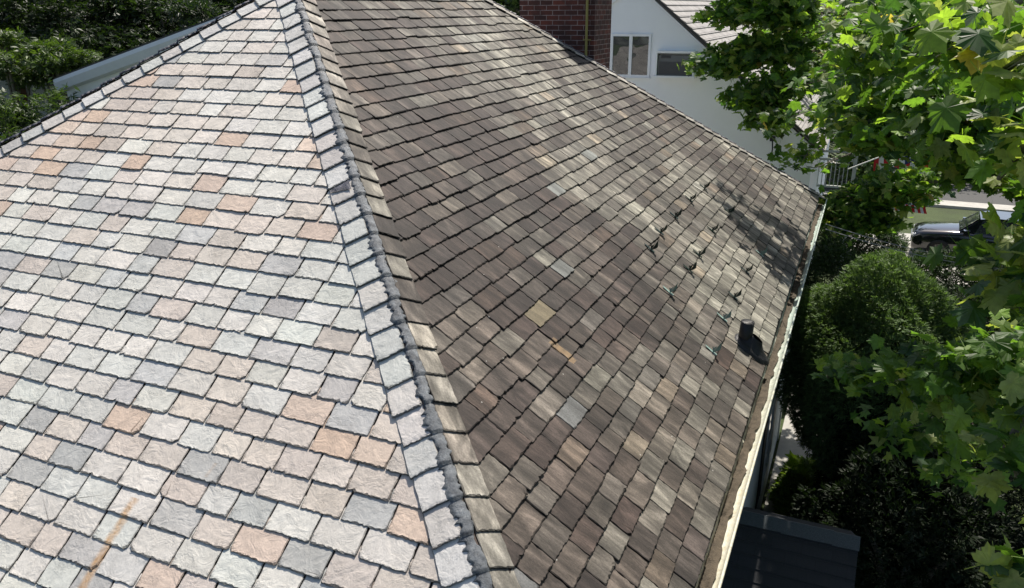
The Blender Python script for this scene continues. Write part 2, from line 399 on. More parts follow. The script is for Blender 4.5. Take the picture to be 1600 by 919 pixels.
# hip caps ------------------------------------------------------------------
def hip_caps(name, org, hd, into_a, na, into_b, nb, mat_a, mat_b, colf_a, colf_b, wa, wb, label, s0=.0):
    """two rows of cap slates along a hip; hd = hip direction per unit run"""
    up_r = .012
    for side, into, nn, mt, cf, wid in (('a', into_a, na, mat_a, colf_a, wa), ('b', into_b, nb, mat_b, colf_b, wb)):
        hl = Vector(hd).length; hu = Vector(hd)/hl
        iv = Vector(into); iv = (iv - hu*iv.dot(hu)).normalized()
        sl_ = Slates(tuple(Vector(org)+Vector(nn)*(.016 if mt is M_R else 0.0)), iv, hu, nn)
        st = EXPO*hl; i = 0; wpos = s0*hl
        while wpos < E_*hl+.02:
            wpos += st
            off = random.gauss(0, .004); wd = wid+random.uniform(-.008, .008)
            pl = outline(0.022, wd, wpos-.29, wpos+off, .005)
            rot = random.gauss(0, .02); pl = [(u, w_+(u)*rot) for u, w_ in pl]
            sl_.slate(pl, wpos, random.uniform(.008, .012), jit(cf(wpos/hl), .07, .62 if mt is M_R else .97), a=.012, L=.29, lift=.007+random.choice([0, 0, .003]), tw=-.05 if mt is M_L else -.02, uc=wid)
            # tw lifts the hip side so that the caps lie over the slates
        o = sl_.build(name, mt, house)
        tag(o, label)
pal = lambda k: random.choice([(.57, .56, .535), (.56, .53, .50), (.55, .56, .53), (.58, .57, .55)])
def brn(k):
    if k < 1.6: return random.choice([(.32, .28, .24), (.28, .26, .225), (.22, .20, .17)])
    return random.choice([(.18, .162, .138), (.14, .122, .104), (.23, .212, .18), (.16, .142, .12), (.10, .086, .075), (.26, .245, .21)])
nF = (0, -P/Q, 1/Q); nR = (P/Q, 0, 1/Q); nB = (0, P/Q, 1/Q); nL = (-P/Q, 0, 1/Q)
hip_caps('hip_cap', (0, 0, Z0+.008), (1, -1, -P), (-1, 0, 0), nF, (0, 1, 0), nR, M_L, M_R, pal, brn, .215, .20, 'cap slates along the hip between the pale and brown slopes')
hip_caps('hip_cap', (0, 0, Z0+.008), (-1, -1, -P), (1, 0, 0), nF, (0, 1, 0), nL, M_L, M_R, pal, brn, .17, .15, 'pale cap slates along the far left hip')
hip_caps('hip_cap', (0, LR, Z0+.008), (1, 1, -P), (0, -1, 0), nR, (-1, 0, 0), nB, M_R, M_R, lambda k: random.choice([(.40, .38, .34), (.34, .32, .28), (.45, .43, .39)]), brn, .13, .13, 'grey cap slates along the far right hip')
# ridge caps
rc = MB()
for i in range(16):
    y0 = i*.25
    rc.add([(-.17, y0, Z0-.10), (0, y0, Z0+.045), (.17, y0, Z0-.10), (-.17, y0+.26, Z0-.09), (0, y0+.26, Z0+.055), (.17, y0+.26, Z0-.09)], [(0, 1, 4, 3), (1, 2, 5, 4), (3, 4, 5), (0, 2, 1)])
rc.build('ridge_cap', simple('ridge_slate', (.3, .29, .27), .8), house)
# sealant bead ---------------------------------------------------------------
def sealant_mat(name, c0, c1):
    a = NT(name); g = a.n('NewGeometry').outputs['Position']
    a.base(a.mix(a.ramp(a.noise(g, 16, 6, .7), [(.35, 0.), (.65, 1.)]), C4(c0), C4(c1)))
    cr_ = a.ramp(a.math('FRACT', a.math('MULTIPLY', a.noise(g, 17, 6, .7, 1.5), 5.0)), [(0., .18), (.06, .5), (.13, 1.)])
    a.base(a.mix(1, a.mix(a.ramp(a.noise(g, 16, 6, .7), [(.35, 0.), (.65, 1.)]), C4(c0), C4(c1)), cr_, 'MULTIPLY'))
    a.rough(a.ramp(a.noise(g, 30, 3), [(.3, .35), (.7, .7)])); a.bump(a.noise(a.scl(g, 1, 1, 1), 38, 6, .75, 1.6), .8, .012); return a.m
M_seal = sealant_mat('sealant', (.035, .042, .052), (.15, .168, .185))
M_seal_dark = sealant_mat('dark_sealant', (.06, .06, .075), (.13, .13, .16))
def sealant(name, org, hd, hw, mat, shift=0.0, hgt=.034, drips=True, across=None, nrm=None):
    hv = Vector(hd); hl = hv.length; hu = hv/hl
    side = hu.cross(Vector((0, 0, 1))).normalized() if across is None else Vector(across).normalized()
    up = side.cross(hu); up = up if up.z > 0 else -up
    mb = MB(); N = int(E_*hl/.012); K_ = 9; vs_ = []
    st = EXPO*hl
    for i in range(N+1):
        w_ = E_*hl*i/N
        ph = (w_ % st)/st
        wob = .012*(vnoise(w_*5, 1, 3)-.5)*2
        l_ = hw*(.85+.3*(vnoise(w_*9, 4, 1)-.5)+.42*(vnoise(w_*48, 2, 1)-.5)*2)+ (random.uniform(0, .012) if drips and random.random() < .12 else 0)
        r_ = hw*(.85+.3*(vnoise(w_*8, 9, 4)-.5)+.42*(vnoise(w_*52, 7, 6)-.5)*2)+ (random.uniform(0, .012) if drips and random.random() < .12 else 0)
        for j in range(K_):
            t = -1+2*j/(K_-1)
            u = (l_ if t < 0 else r_)*t + wob + shift
            base = -(math.sqrt(u*u+.0009)-.03)*.50
            prof = (1-abs(t)**6)*.003
            lump = (vnoise(w_*24, u*50, 8)-.5)*.004*(1-abs(t))+(vnoise(w_*70, u*110, 12)-.5)*.004*(1-t*t)
            stp = .018*ph
            p = Vector(org)+hu*w_+side*u+up*(hgt+base+prof+lump+stp-.012)
            if abs(t) > .99: p -= up*.010
            vs_.append(p)
    fs = [(i*K_+j, i*K_+j+1, (i+1)*K_+j+1, (i+1)*K_+j) for i in range(N) for j in range(K_-1)]
    mb.add(vs_, fs)
    return mb.build(name, mat, house, smooth=True)
sealant('hip_sealant', (0, 0, Z0+.012), (1, -1, -P), .053, M_seal, hgt=.032)
sealant('hip_sealant', (0, 0, Z0+.012), (-1, -1, -P), .032, M_seal_dark, shift=0.02, hgt=.050)
sealant('hip_sealant', (0, LR, Z0+.010), (1, 1, -P), .030, M_seal_dark, shift=-.02, hgt=.05)
# torn sealant flap in the gap on the left of the hip
kx, kk = on_l(527, 284)
mb = MB(); vs_ = []
hu = Vector((1, -1, -P)).normalized(); iv = Vector((-1, 0, 0)); iv = (iv-hu*iv.dot(hu)).normalized(); nf = Vector(nF)
cpt = hu*(kk*Vector((1, -1, -P)).length-.03)+Vector((0, 0, Z0))
for i in range(13):
    for j in range(5):
        u = .04+.17*i/12; w_ = .015+(.10*(1-i/16))*(j/4)+.01*vnoise(i*.9, j, 3)
        vs_.append(cpt+iv*u+hu*w_+nf*(.046+.012*vnoise(i*.8, j*.9, 2)-.0015*i))
mb.add(vs_, [(i*5+j, i*5+j+1, i*5+j+6, i*5+j+5) for i in range(12) for j in range(4)])
mb.build('sealant_flap', M_seal_dark, house, smooth=True)

# gutter -------------------------------------------------------------------
a = NT('gutter_paint'); g = a.n('NewGeometry').outputs['Position']
xyz = a.n('SeparateXYZ', {'Vector': g})
fy = a.n('MapRange', {'Value': a.math('ADD', xyz.outputs[1], a.math('MULTIPLY', a.math('SUBTRACT', a.noise(g, 3, 4), .5), 5.0)), 'From Min': -1.5, 'From Max': 2.5}).outputs[0]
c = a.mix(fy, C4((.50, .47, .35)), C4((.28, .38, .34)))
c = a.mix(a.ramp(a.noise(g, 22, 6, .7), [(.42, 0.), (.62, .75)]), c, C4((.56, .57, .51)))
c = a.mix(a.ramp(a.noise(g, 9, 6, .75), [(.58, 0.), (.66, .8)]), c, C4((.30, .24, .15)))
a.base(c); a.rough(.65); a.bump(a.noise(g, 25, 4), .5, .01); M_gut = a.m
M_sludge = simple('gutter_dirt', (.075, .06, .042), .95, .5, 18, .9)
def gutter(name, p0, p1, outv):
    p0, p1, ov = Vector(p0), Vector(p1), Vector(outv); N = 90; K_ = 15
    prof = []
    for j in range(8):
        an = math.pi+math.pi*j/7; prof.append((.072+.072*math.cos(an), -.055+.070*math.sin(an)))
    prof += [(.144, -.01), (.150, .012), (.162, .014), (.168, .004), (.163, -.008), (.158, -.02), (.153, -.07), (.12, -.118)]
    prof = prof[:]
    K_ = len(prof); vs_ = []
    for i in range(N+1):
        t = i/N; c0 = p0.lerp(p1, t); wv = .0010*(vnoise(t*22, 1, 1)-.5)*2; sg = .008*math.sin(t*9)
        for (u, z) in prof:
            vs_.append(c0+ov*(u-.004+(wv if u > .1 else 0))+Vector((0, 0, z+sg+wv*.5)))
    mb = MB(); mb.add(vs_, [(i*K_+j, i*K_+j+1, (i+1)*K_+j+1, (i+1)*K_+j) for i in range(N) for j in range(K_-1)])
    o = mb.build(name, M_gut, house, smooth=True)
    # dirt lying in the trough: sub-part
    mb = MB(); vs_ = []
    for i in range(241):
        t = i/240; c0 = p0.lerp(p1, t)
        for j in range(5):
            u = .012+.075*j/4*(.75+.5*vnoise(t*160, 3, 7)); vs_.append(c0+ov*u+Vector((0, 0, -.098+.03*vnoise(t*120, j, 2)*(1-j/5)+.008*math.sin(t*9))))
    mb.add(vs_, [(i*5+j, i*5+j+1, i*5+j+6, i*5+j+5) for i in range(240) for j in range(4)])
    mb.build('gutter_dirt', M_sludge, o)
    return o
ez = Zr(5)-.055
gutter('gutter', (5.0, -5.05, ez), (5.0, LR+4.98, ez), (1, 0, 0))
gutter('gutter', (-5.05, -5.0, ez), (5.05, -5.0, ez), (0, -1, 0))

# walls --------------------------------------------------------------------
M_wall = simple('painted_siding', (.50, .53, .50), .7, .08, 2, .1)
M_trim = simple('white_trim', (.72, .73, .70), .5, .06, 4)
M_dark = simple('black_paint', (.018, .02, .022), .5, .2, 6)
a = NT('window_glass'); g = a.n('NewGeometry').outputs['Position']; a.base((.03, .035, .04, 1)); a.rough(.02)
a.b.inputs['Specular IOR Level'].default_value = 1.0; a.b.inputs['Coat Weight'].default_value = 1.0; a.b.inputs['Coat Roughness'].default_value = 0.0
bm_ = a.n('Bump', {'Height': a.noise(g, 2.2, 1, .4), 'Strength': .22, 'Distance': .1}); a.t.links.new(bm_.outputs[0], a.b.inputs['Normal']); a.t.links.new(bm_.outputs[0], a.b.inputs['Coat Normal']); M_glass = a.m
mb = MB(); mb.box((-4.8, -4.8, 0), (4.8, LR+4.8, Zr(5)-.13)); mb.build('wall', M_wall, house)
mb = MB(); mb.box((-4.98, -4.98, Zr(5)-.20), (4.98, LR+4.98, Zr(5)-.125)); mb.build('soffit', M_dark, house)
for (x, y) in ((4.8, LR+4.8), (4.8, -4.8)):
    mb = MB(); mb.box((x-.10, y-.10 if y > 0 else y-.02, 0), (x+.025, y+.02 if y > 0 else y+.10, Zr(5)-.205)); mb.build('corner_board', M_trim, house)
for yc, zb in ((-1.8, 3.2), (1.9, 3.2), (5.6, 3.2), (5.6, .9)):
    mb = MB(); 
    for q in ((yc-.5, yc-.43), (yc+.43, yc+.5)): mb.box((4.803, q[0], zb), (4.84, q[1], zb+1.5))
    mb.box((4.803, yc-.43, zb), (4.84, yc+.43, zb+.07)); mb.box((4.803, yc-.43, zb+1.43), (4.84, yc+.43, zb+1.5)); mb.box((4.803, yc-.43, zb+.72), (4.835, yc+.43, zb+.77))
    wn = mb.build('window', M_trim, house)
    mb = MB(); mb.box((4.802, yc-.43, zb+.07), (4.812, yc+.43, zb+1.43)); mb.build('pane', M_glass, wn)
    for sgn in (-1, 1):
        y0 = yc+sgn*.76-.24
        mb = MB(); mb.box((4.803, y0, zb), (4.825, y0+.05, zb+1.5)); mb.box((4.803, y0+.43, zb), (4.825, y0+.48, zb+1.5))
        for i in range(16): mb.box((4.803, y0+.05, zb+.02+i*.093), (4.822, y0+.43, zb+.08+i*.093))
        mb.build('shutter', M_dark, house)
# downspout
mb = MB(); mb.tube([(5.07, -.9, ez-.12), (5.05, -.9, ez-.3), (4.87, -.9, ez-.55), (4.87, -.9, .15)], .042, 8); mb.build('downspout', simple('downspout_paint', (.45, .5, .47), .5), house, smooth=True)
# porch hood with dark shingles: front faces -y
prj = 6.17; pz = Z0-5.83; py = 1.08; ph = 1.55; pp = .62
a = NT('dark_shingle'); g = a.n('NewGeometry').outputs['Position']
b_ = a.n('TexBrick', {'Vector': a.scl(g, 1, 1.0, 0), 'Scale': 1.0, 'Brick Width': .32, 'Row Height': .13, 'Mortar Size': .006, 'Bias': -.2, 'Color1': (.032, .036, .044, 1), 'Color2': (.022, .026, .032, 1), 'Mortar': (.022, .024, .03, 1)})
a.base(a.mix(.5, b_.outputs[0], a.ramp(a.noise(g, 120, 3, .7), [(.3, .012), (.7, .045)]))); a.rough(.95); a.bump(b_.outputs['Fac'], -.5, .01); M_sh = a.m
mb = MB()
for sgn in (-1, 1):
    N = 12
    for i in range(N):     # overlapping shingle courses
        w0, w1 = ph*i/N, ph*(i+1)/N+.02
        h0 = 0.0; h1 = .018
        A = [(4.82, py+sgn*w0, pz-pp*w0+h0), (prj, py+sgn*w0, pz-pp*w0+h0), (prj, py+sgn*w1, pz-pp*w1+h1), (4.82, py+sgn*w1, pz-pp*w1+h1)]
        mb.add(A+[(x, y, z-.022) for x, y, z in A], [(0, 1, 2, 3), (7, 6, 5, 4), (0, 4, 5, 1), (1, 5, 6, 2), (2, 6, 7, 3), (3, 7, 4, 0)])
pr_ = mb.build('porch_roof', M_sh, house)
mb = MB()
for i in range(5):
    x0 = 4.82+i*(prj-4.82)/5; x1 = x0+(prj-4.82)/5+.01; z = .03+.004*(i % 2)
    mb.add([(x0, py-.14, pz-pp*.14+z), (x1, py-.14, pz-pp*.14+z+.008), (x1, py, pz+z+.008), (x0, py, pz+z), (x0, py+.14, pz-pp*.14+z), (x1, py+.14, pz-pp*.14+z+.008)], [(0, 1, 2, 3), (3, 2, 5, 4)])
a = NT('ridge_shingle'); g = a.n('NewGeometry').outputs['Position']; a.base(a.ramp(a.noise(g, 90, 4, .7), [(.3, (.05, .06, .065)), (.7, (.10, .115, .125))])); a.rough(.95)
o = mb.build('ridge_shingle', a.m, pr_)
mb = MB(); mb.box((4.82, py-ph+.15, 0), (prj-.1, py+ph-.15, pz-pp*(ph-.12)-.04))
mb.add([(prj-.12, py-ph+.15, pz-pp*(ph-.12)-.05), (prj-.12, py+ph-.15, pz-pp*(ph-.12)-.05), (prj-.12, py, pz-.06), (4.85, py, pz-.06)], [(0, 1, 2)])
mb.build('porch_wall', M_wall, house)

# chimney ------------------------------------------------------------------
a = NT('brick'); g = a.n('TexCoord').outputs['Object']
xyz = a.n('SeparateXYZ', {'Vector': g}); vv = a.n('CombineXYZ', {'X': a.math('ADD', xyz.outputs[0], xyz.outputs[1]), 'Y': xyz.outputs[2]}).outputs[0]
b_ = a.n('TexBrick', {'Vector': vv, 'Scale': 1.0, 'Brick Width': .215, 'Row Height': .077, 'Mortar Size': .006, 'Mortar Smooth': .3, 'Color1': (.16, .045, .03, 1), 'Color2': (.06, .026, .022, 1), 'Mortar': (.34, .27, .25, 1)})
c = a.mix(a.ramp(a.noise(g, 6, 5, .7), [(.4, 0.), (.65, .7)]), b_.outputs[0], C4((.04, .022, .02)))
a.base(c); a.rough(.9); a.bump(a.math('MULTIPLY', b_.outputs['Fac'], -1), .6, .01); M_brick = a.m
cx0, cx1 = at_y(812, 40, 5.6)[0], at_y(929, 40, 5.6)[0]
mb = MB(); mb.box((cx0, 5.6, Z0-3), (cx1, 6.5, Z0+.22)); mb.box((cx0-.05, 5.55, Z0+.22), (cx1+.05, 6.55, Z0+.32))
chim = mb.build('chimney', M_brick, house)
px_ = at_y(916, 40, 5.52)[0]
mb = MB(); mb.tube([(px_, 5.54, Z0-2.2), (px_, 5.54, Z0+.4)], .022, 8)
for z in (.45, -.25): mb.box((px_-.06, 5.545, Z0-.5+z-.01), (px_+.06, 5.597, Z0-.5+z+.01))
mb.build('conduit', simple('yellow_conduit', (.30, .25, .07), .5), chim)

# plumbing vent -------------------------------------------------------------
a = NT('black_tar'); g = a.n('NewGeometry').outputs['Position']; a.base(a.ramp(a.noise(g, 20, 4), [(.35, (.003, .003, .004)), (.7, (.012, .012, .015))])); a.rough(.42); a.bump(a.noise(g, 40, 5, .7), .8, .01); M_tar = a.m
k, y = on_r(1164, 543)
vb = Vector((k, y, Z0-P*k)); nRv = Vector(nR); dn = Vector((1/Q, 0, -P/Q)); al = Vector((0, 1, 0))
mb = MB(); mb.tube([vb+Vector((-.015, 0, .0)), vb+Vector((-.008, -.005, .12)), vb+Vector((.004, -.012, .29)), vb+Vector((.004, -.012, .295)), vb+Vector((.004, -.012, .29)), vb+Vector((-.004, -.008, .15))], [.075, .070, .068, .064, .055, .055], 20, cap=False)
vp = mb.build('vent_pipe', M_tar, house, smooth=True)
mb = MB(); vs_ = []
for i in range(9):
    for j in range(28):
        an = 2*math.pi*j/28; r = .06+.15*(i/8)**1.1; r *= 1+.18*(vnoise(j*.8, 1, 4)-.5)*(i/8)
        st = 1.75 if math.cos(an) > 0 else 1.0
        h = .11*(1-i/8)**1.8+.055-(.03 if i == 8 else 0)
        vs_.append(vb+dn*(r*math.cos(an)*st*.8)+al*(r*math.sin(an)*.72)+nRv*h)
mb.add(vs_, [(i*28+j, i*28+(j+1) % 28, (i+1)*28+(j+1) % 28, (i+1)*28+j) for i in range(8) for j in range(28)])
mb.build('flashing', M_tar, vp, smooth=True)

# snow guards ---------------------------------------------------------------
a = NT('dark_copper'); g = a.n('NewGeometry').outputs['Position']; a.base(a.ramp(a.noise(g, 30, 4), [(.35, (.008, .018, .016)), (.7, (.02, .05, .042))])); a.rough(.35); a.b.inputs['Metallic'].default_value = .3; M_cu = a.m
M_verd = simple('verdigris', (.20, .29, .26), .5, .2, 30)
guards = [(1098, 297, 0), (1076, 316, 0), (1052, 342, 0), (1029, 367, 0), (1014, 394, 0), (1136, 335, 0), (1110, 364, 0), (1089, 402, 0), (1074, 426, 0), (1043, 461, 1),
          (1186, 401, 1), (1163, 428, 0), (1144, 468, 0), (1127, 502, 1), (1110, 554, 1)]
for gx, gy, vd in guards:
    k, y = on_r(gx, gy); b = Vector((k, y, Z0-P*k)) + nRv*.036
    mb = MB(); N = 7; fin = []
    yw = random.uniform(-1.25, -.75)
    for sgn in (-1, 1):         # two curved wings meeting in a V, standing on a strap
        vs_ = []
        for i in range(N):
            t = i/(N-1); u = sgn*(.002+.046*t**1.2); h0 = .004+.05*t*t; h1 = .150-.085*t**.6+.01*math.sin(t*3)
            if sgn < 0: h1 = .03+.05*(1-t)**2; u *= .55
            o_ = al*(u*math.cos(yw))+dn*(-u*math.sin(yw)-.012*t)
            vs_ += [b+o_+nRv*h0, b+o_+nRv*h1-dn*(.012*(1-t))]
        m0 = [v+dn*.003 for v in vs_]
        fs = [(2*i, 2*i+1, 2*i+3, 2*i+2) for i in range(N-1)]
        mb.add(vs_, fs); mb.add(m0, fs)
    A = [b-dn*.08-al*.012, b-dn*.10+al*.012, b+dn*.045+al*.02, b+dn*.045-al*.02]
    mb.add(A+[v+nRv*.004 for v in A], [(0, 1, 2, 3), (4, 5, 6, 7), (0, 4, 5, 1), (1, 5, 6, 2), (2, 6, 7, 3), (3, 7, 4, 0)])
    mb.build('snow_guard', M_verd if vd else M_cu, house)

# ---------------------------------------------------------------- the white neighbour
nb = empty('white_house', (2, 16, 0), 'white stucco gable house behind the roof, with twin windows and an air conditioner', 'house')
NY = 13.0
M_stucco = simple('white_stucco', (.90, .91, .92), .85, .025, 1.5, .15)
M_nroof = NT('neighbour_slate'); _uv = M_nroof.n('UVMap').outputs[0]
_b = M_nroof.n('TexBrick', {'Vector': _uv, 'Scale': 1.0, 'Brick Width': .45, 'Row Height': .21, 'Mortar Size': .012, 'Color1': (.34, .32, .30, 1), 'Color2': (.24, .225, .21, 1), 'Mortar': (.06, .05, .05, 1)})
M_nroof.base(M_nroof.mix(.35, _b.outputs[0], M_nroof.ramp(M_nroof.noise(_uv, 3, 5, .7), [(.3, .15), (.7, .45)]))); M_nroof.rough(.85); M_nroof.bump(_b.outputs['Fac'], -.6, .02); M_nroof = M_nroof.m
pk = at_y(992, -37, NY); le = at_y(930, 11, NY); rr = at_y(1098, 60, NY)
sl_r = (pk[2]-rr[2])/(rr[0]-pk[0]); sl_l = (pk[2]-le[2])/(pk[0]-le[0])
xr = 4.75; zr_ = pk[2]-sl_r*(xr-pk[0])
DEP = 10.0
mb = MB(); mb.poly([(le[0], NY, 0), (xr-.15, NY, 0), (xr-.15, NY, zr_-.05), (pk[0], NY, pk[2]-.12), (le[0], NY, le[2]-.12)], (0, DEP, 0)); mb.build('wall', M_stucco, nb)
def roof_slab(name, a_, b_, y0, y1, th, mat, parent, rows=True):
    """a_ eave, b_ ridge in xz; slab with overlapping rows"""
    me = bpy.data.meshes.new(name); L_ = math.hypot(a_[0]-b_[0], a_[1]-b_[1]); N = max(2, int(L_/.21)); V = []; Fs = []; UV = []
    nx, nz = (a_[1]-b_[1])/L_, -(a_[0]-b_[0])/L_
    if nz < 0: nx, nz = -nx, -nz
    for i in range(N):
        t0, t1 = i/N, (i+1)/N
        for (t, h) in ((t0, 0.0), (t1, .022)):
            x, z = b_[0]+(a_[0]-b_[0])*t, b_[1]+(a_[1]-b_[1])*t
            for y in (y0, y1): V.append((x+nx*h, y, z+nz*h)); UV.append((y, t*L_))
        o_ = len(V)-4; Fs.append((o_, o_+1, o_+3, o_+2))
        if i < N-1: Fs.append((o_+2, o_+3, o_+5, o_+4))
    o_ = len(V)
    for (x, z) in (b_, a_):
        for y in (y0, y1): V.append((x-nx*th, y, z-nz*th)); UV.append((y, 0))
    Fs += [(o_, o_+2, o_+3, o_+1), (o_-2, o_-1, o_+3, o_+2), (0, o_, o_+1, 1), (0, 2*0+o_-2, o_+2, o_), (1, o_+1, o_+3, o_-1)]
    me.from_pydata(V, [], Fs); ul = me.uv_layers.new(name='UVMap')
    for l in me.loops: ul.data[l.index].uv = UV[l.vertex_index]
    return link(name, me, mat, parent)
nr = roof_slab('roof', (xr+.1, zr_-.1), (pk[0], pk[2]), NY-.06, NY+DEP, .07, M_nroof, nb)
roof_slab('roof', (le[0]-.12, le[2]-.12*sl_l), (pk[0], pk[2]), NY-.06, NY+DEP, .07, M_nroof, nb)
# rake boards
def rake(a_, b_, wdt, mat, y0, th, up=.0):
    mb = MB(); mb.poly([(a_[0], y0, a_[1]+up), (b_[0], y0, b_[1]+up), (b_[0], y0, b_[1]+up-wdt), (a_[0], y0, a_[1]+up-wdt)], (0, th, 0)); return mb.build('rake_board', mat, nb)
rake((le[0]-.02, le[2]-.02), (pk[0], pk[2]-.03), .22, M_stucco, NY-.055, .05)
rake((xr, zr_-.03), (pk[0], pk[2]-.03), .07, simple('dark_drip_edge', (.03, .03, .03), .6), NY-.10, .035, .03)
# casement pair
def casement(x0, x1, z0, z1):
    f = MB(); t = .055
    for q in ((x0, x0+t), ((x0+x1)/2-.04, (x0+x1)/2+.04), (x1-t, x1)): f.box((q[0], NY-.05, z0), (q[1], NY-.003, z1))
    f.box((x0+t, NY-.048, z0), (x1-t, NY-.003, z0+t)); f.box((x0+t, NY-.048, z1-t), (x1-t, NY-.003, z1)); f.box((x0-.02, NY-.075, z0-.03), (x1+.02, NY-.003, z0-.002))
    wn = f.build('window', M_trim2, nb)
    g_ = MB(); xm = (x0+x1)/2
    g_.add([(x0+t, NY-.02, z0+t), (xm-.04, NY-.02, z0+t), (xm-.04, NY-.02, z1-t), (x0+t, NY-.02, z1-t)], [(0, 1, 2, 3)])
    g_.add([(xm+.04, NY-.02, z0+t), (x1-t, NY-.02, z0+t), (x1-t, NY-.02, z1-t), (xm+.04, NY-.02, z1-t)], [(0, 1, 2, 3)])
    g_.build('pane', M_glass, wn)
M_trim2 = simple('vinyl_frame', (.86, .87, .88), .45, .02, 2)
wa, wb_ = at_y(956, 53, NY), at_y(1015, 121, NY); casement(wa[0], wb_[0], wb_[2], wa[2])
# boxed window air conditioner
p0, p1 = at_y(1029, 79, NY), at_y(1090, 115, NY); x0, x1, z0, z1 = p0[0], p0[0]+.95, p0[2]-.58, p0[2]
mb = MB(); mb.box((x0, NY-.24, z1-.05), (x1, NY-.003, z1)); mb.box((x0, NY-.24, z0), (x0+.035, NY-.003, z1-.05)); mb.box((x1-.035, NY-.24, z0), (x1, NY-.003, z1-.05)); mb.box((x0-.04, NY-.28, z0-.05), (x1+.04, NY-.003, z0-.001))
ac = mb.build('window', M_trim2, nb)
mb = MB(); mb.box((x0+.052, NY-.18, z0+.002), (x1-.052, NY-.01, z1-.10)); mb.build('air_conditioner', simple('grey_grille', (.13, .14, .145), .5, .1, 3), ac)
mb = MB(); mb.box((x0+.12, NY-.19, z1-.17), (x0+.36, NY-.181, z1-.11)); 
for i in range(14): mb.box((x0+.08, NY-.189, z0+.03+i*.022), (x1-.08, NY-.181, z0+.04+i*.022))
mb.build('grille', simple('dark_grille', (.05, .05, .055), .6), ac)
# downspout bracket by the corner
q = at_y(1208, 222, NY)
mb = MB(); mb.tube([(q[0], NY-.01, q[2]-.3), (q[0], NY-.12, q[2]-.32), (q[0]+.02, NY-.17, q[2]-.15), (q[0], NY-.17, q[2]+.05)], .018, 6); mb.box((q[0]-.06, NY-.23, q[2]+.05), (q[0]+.06, NY-.11, q[2]+.17))
tag(mb.build('downspout_bracket', M_dark), 'small black bent downspout bracket on the white stucco wall', 'bracket')
# open back porch with balusters beside the neighbour
q0 = at(1282, 262, 24.5)
pr = empty('porch_railing', (q0[0], q0[1], 0), 'pale railing of thin balusters between posts beyond the end of the roof', 'railing')
mb = MB()
for i in range(2): mb.box((q0[0]-.25+i*1.1, q0[1]-.05, 0), (q0[0]-.15+i*1.1, q0[1]+.05, q0[2]+1.3))
mb.build('post', M_wall, pr)
for z in (q0[2]-.55, q0[2]+.22, q0[2]+.45):
    mb = MB(); mb.box((q0[0]-.15, q0[1]-.03, z), (q0[0]+.85, q0[1]+.03, z+.06)); mb.build('rail', M_wall, pr)
mb = MB()
for i in range(8): mb.box((q0[0]-.05+i*.11, q0[1]-.012, q0[2]-.49), (q0[0]-.025+i*.11, q0[1]+.012, q0[2]+.22))
mb.build('baluster', M_wall, pr)
# ---------------------------------------------------------------- wing with a grey raking cornice, behind the left hip
wy = 8.0
c0 = at_y(101, 123, wy); c1 = at_y(334, 36, wy); sl_w = (c1[2]-c0[2])/(c1[0]-c0[0])
wx1 = c1[0]+1.3
wing = empty('gabled_wing', (c0[0]+3, wy+2, 0), 'gabled building with a pale grey moulded rake, seen past the far left hip', 'building')
def pz_(x): return c0[2]+sl_w*(x-c0[0])
M_corn = simple('grey_cornice', (.72, .73, .76), .5, .05, 3)
M_corn2 = simple('cream_cornice', (.85, .85, .82), .6, .05, 3)
mb = MB(); mb.poly([(c0[0]+.25, wy, 0), (wx1+1.8, wy, 0), (wx1+1.8, wy, pz_(wx1)-.5-1.8*sl_w), (wx1, wy, pz_(wx1)-.5), (c0[0]+.25, wy, pz_(c0[0]+.25)-.5)], (0, 6, 0)); mb.build('wall', M_corn2, wing)
def strip(prof, x0, x1, name, mat):   # prof (y, z) swept along the rake
    n_ = len(prof); V = [(x0, wy+y, pz_(x0)+z) for y, z in prof]+[(x1, wy+y, pz_(x1)+z) for y, z in prof]
    mb = MB(); mb.add(V, [tuple(range(n_)), tuple(range(2*n_-1, n_-1, -1))]+[(i, (i+1) % n_, (i+1) % n_+n_, i+n_) for i in range(n_)]); return mb.build(name, mat, wing)
strip([(-.34, 0), (.2, .0), (.2, -.12), (-.10, -.36), (-.30, -.30), (-.36, -.10)], c0[0], wx1, 'rake_moulding', M_corn)
strip([(-.14, -.345), (.12, -.30), (.12, -.62), (-.12, -.62)], c0[0]+.16, wx1, 'fascia', M_corn2)
strip([(-.30, .006), (6, .006), (6, .05), (-.30, .05)], c0[0]+.02, wx1, 'roof', M_dark)

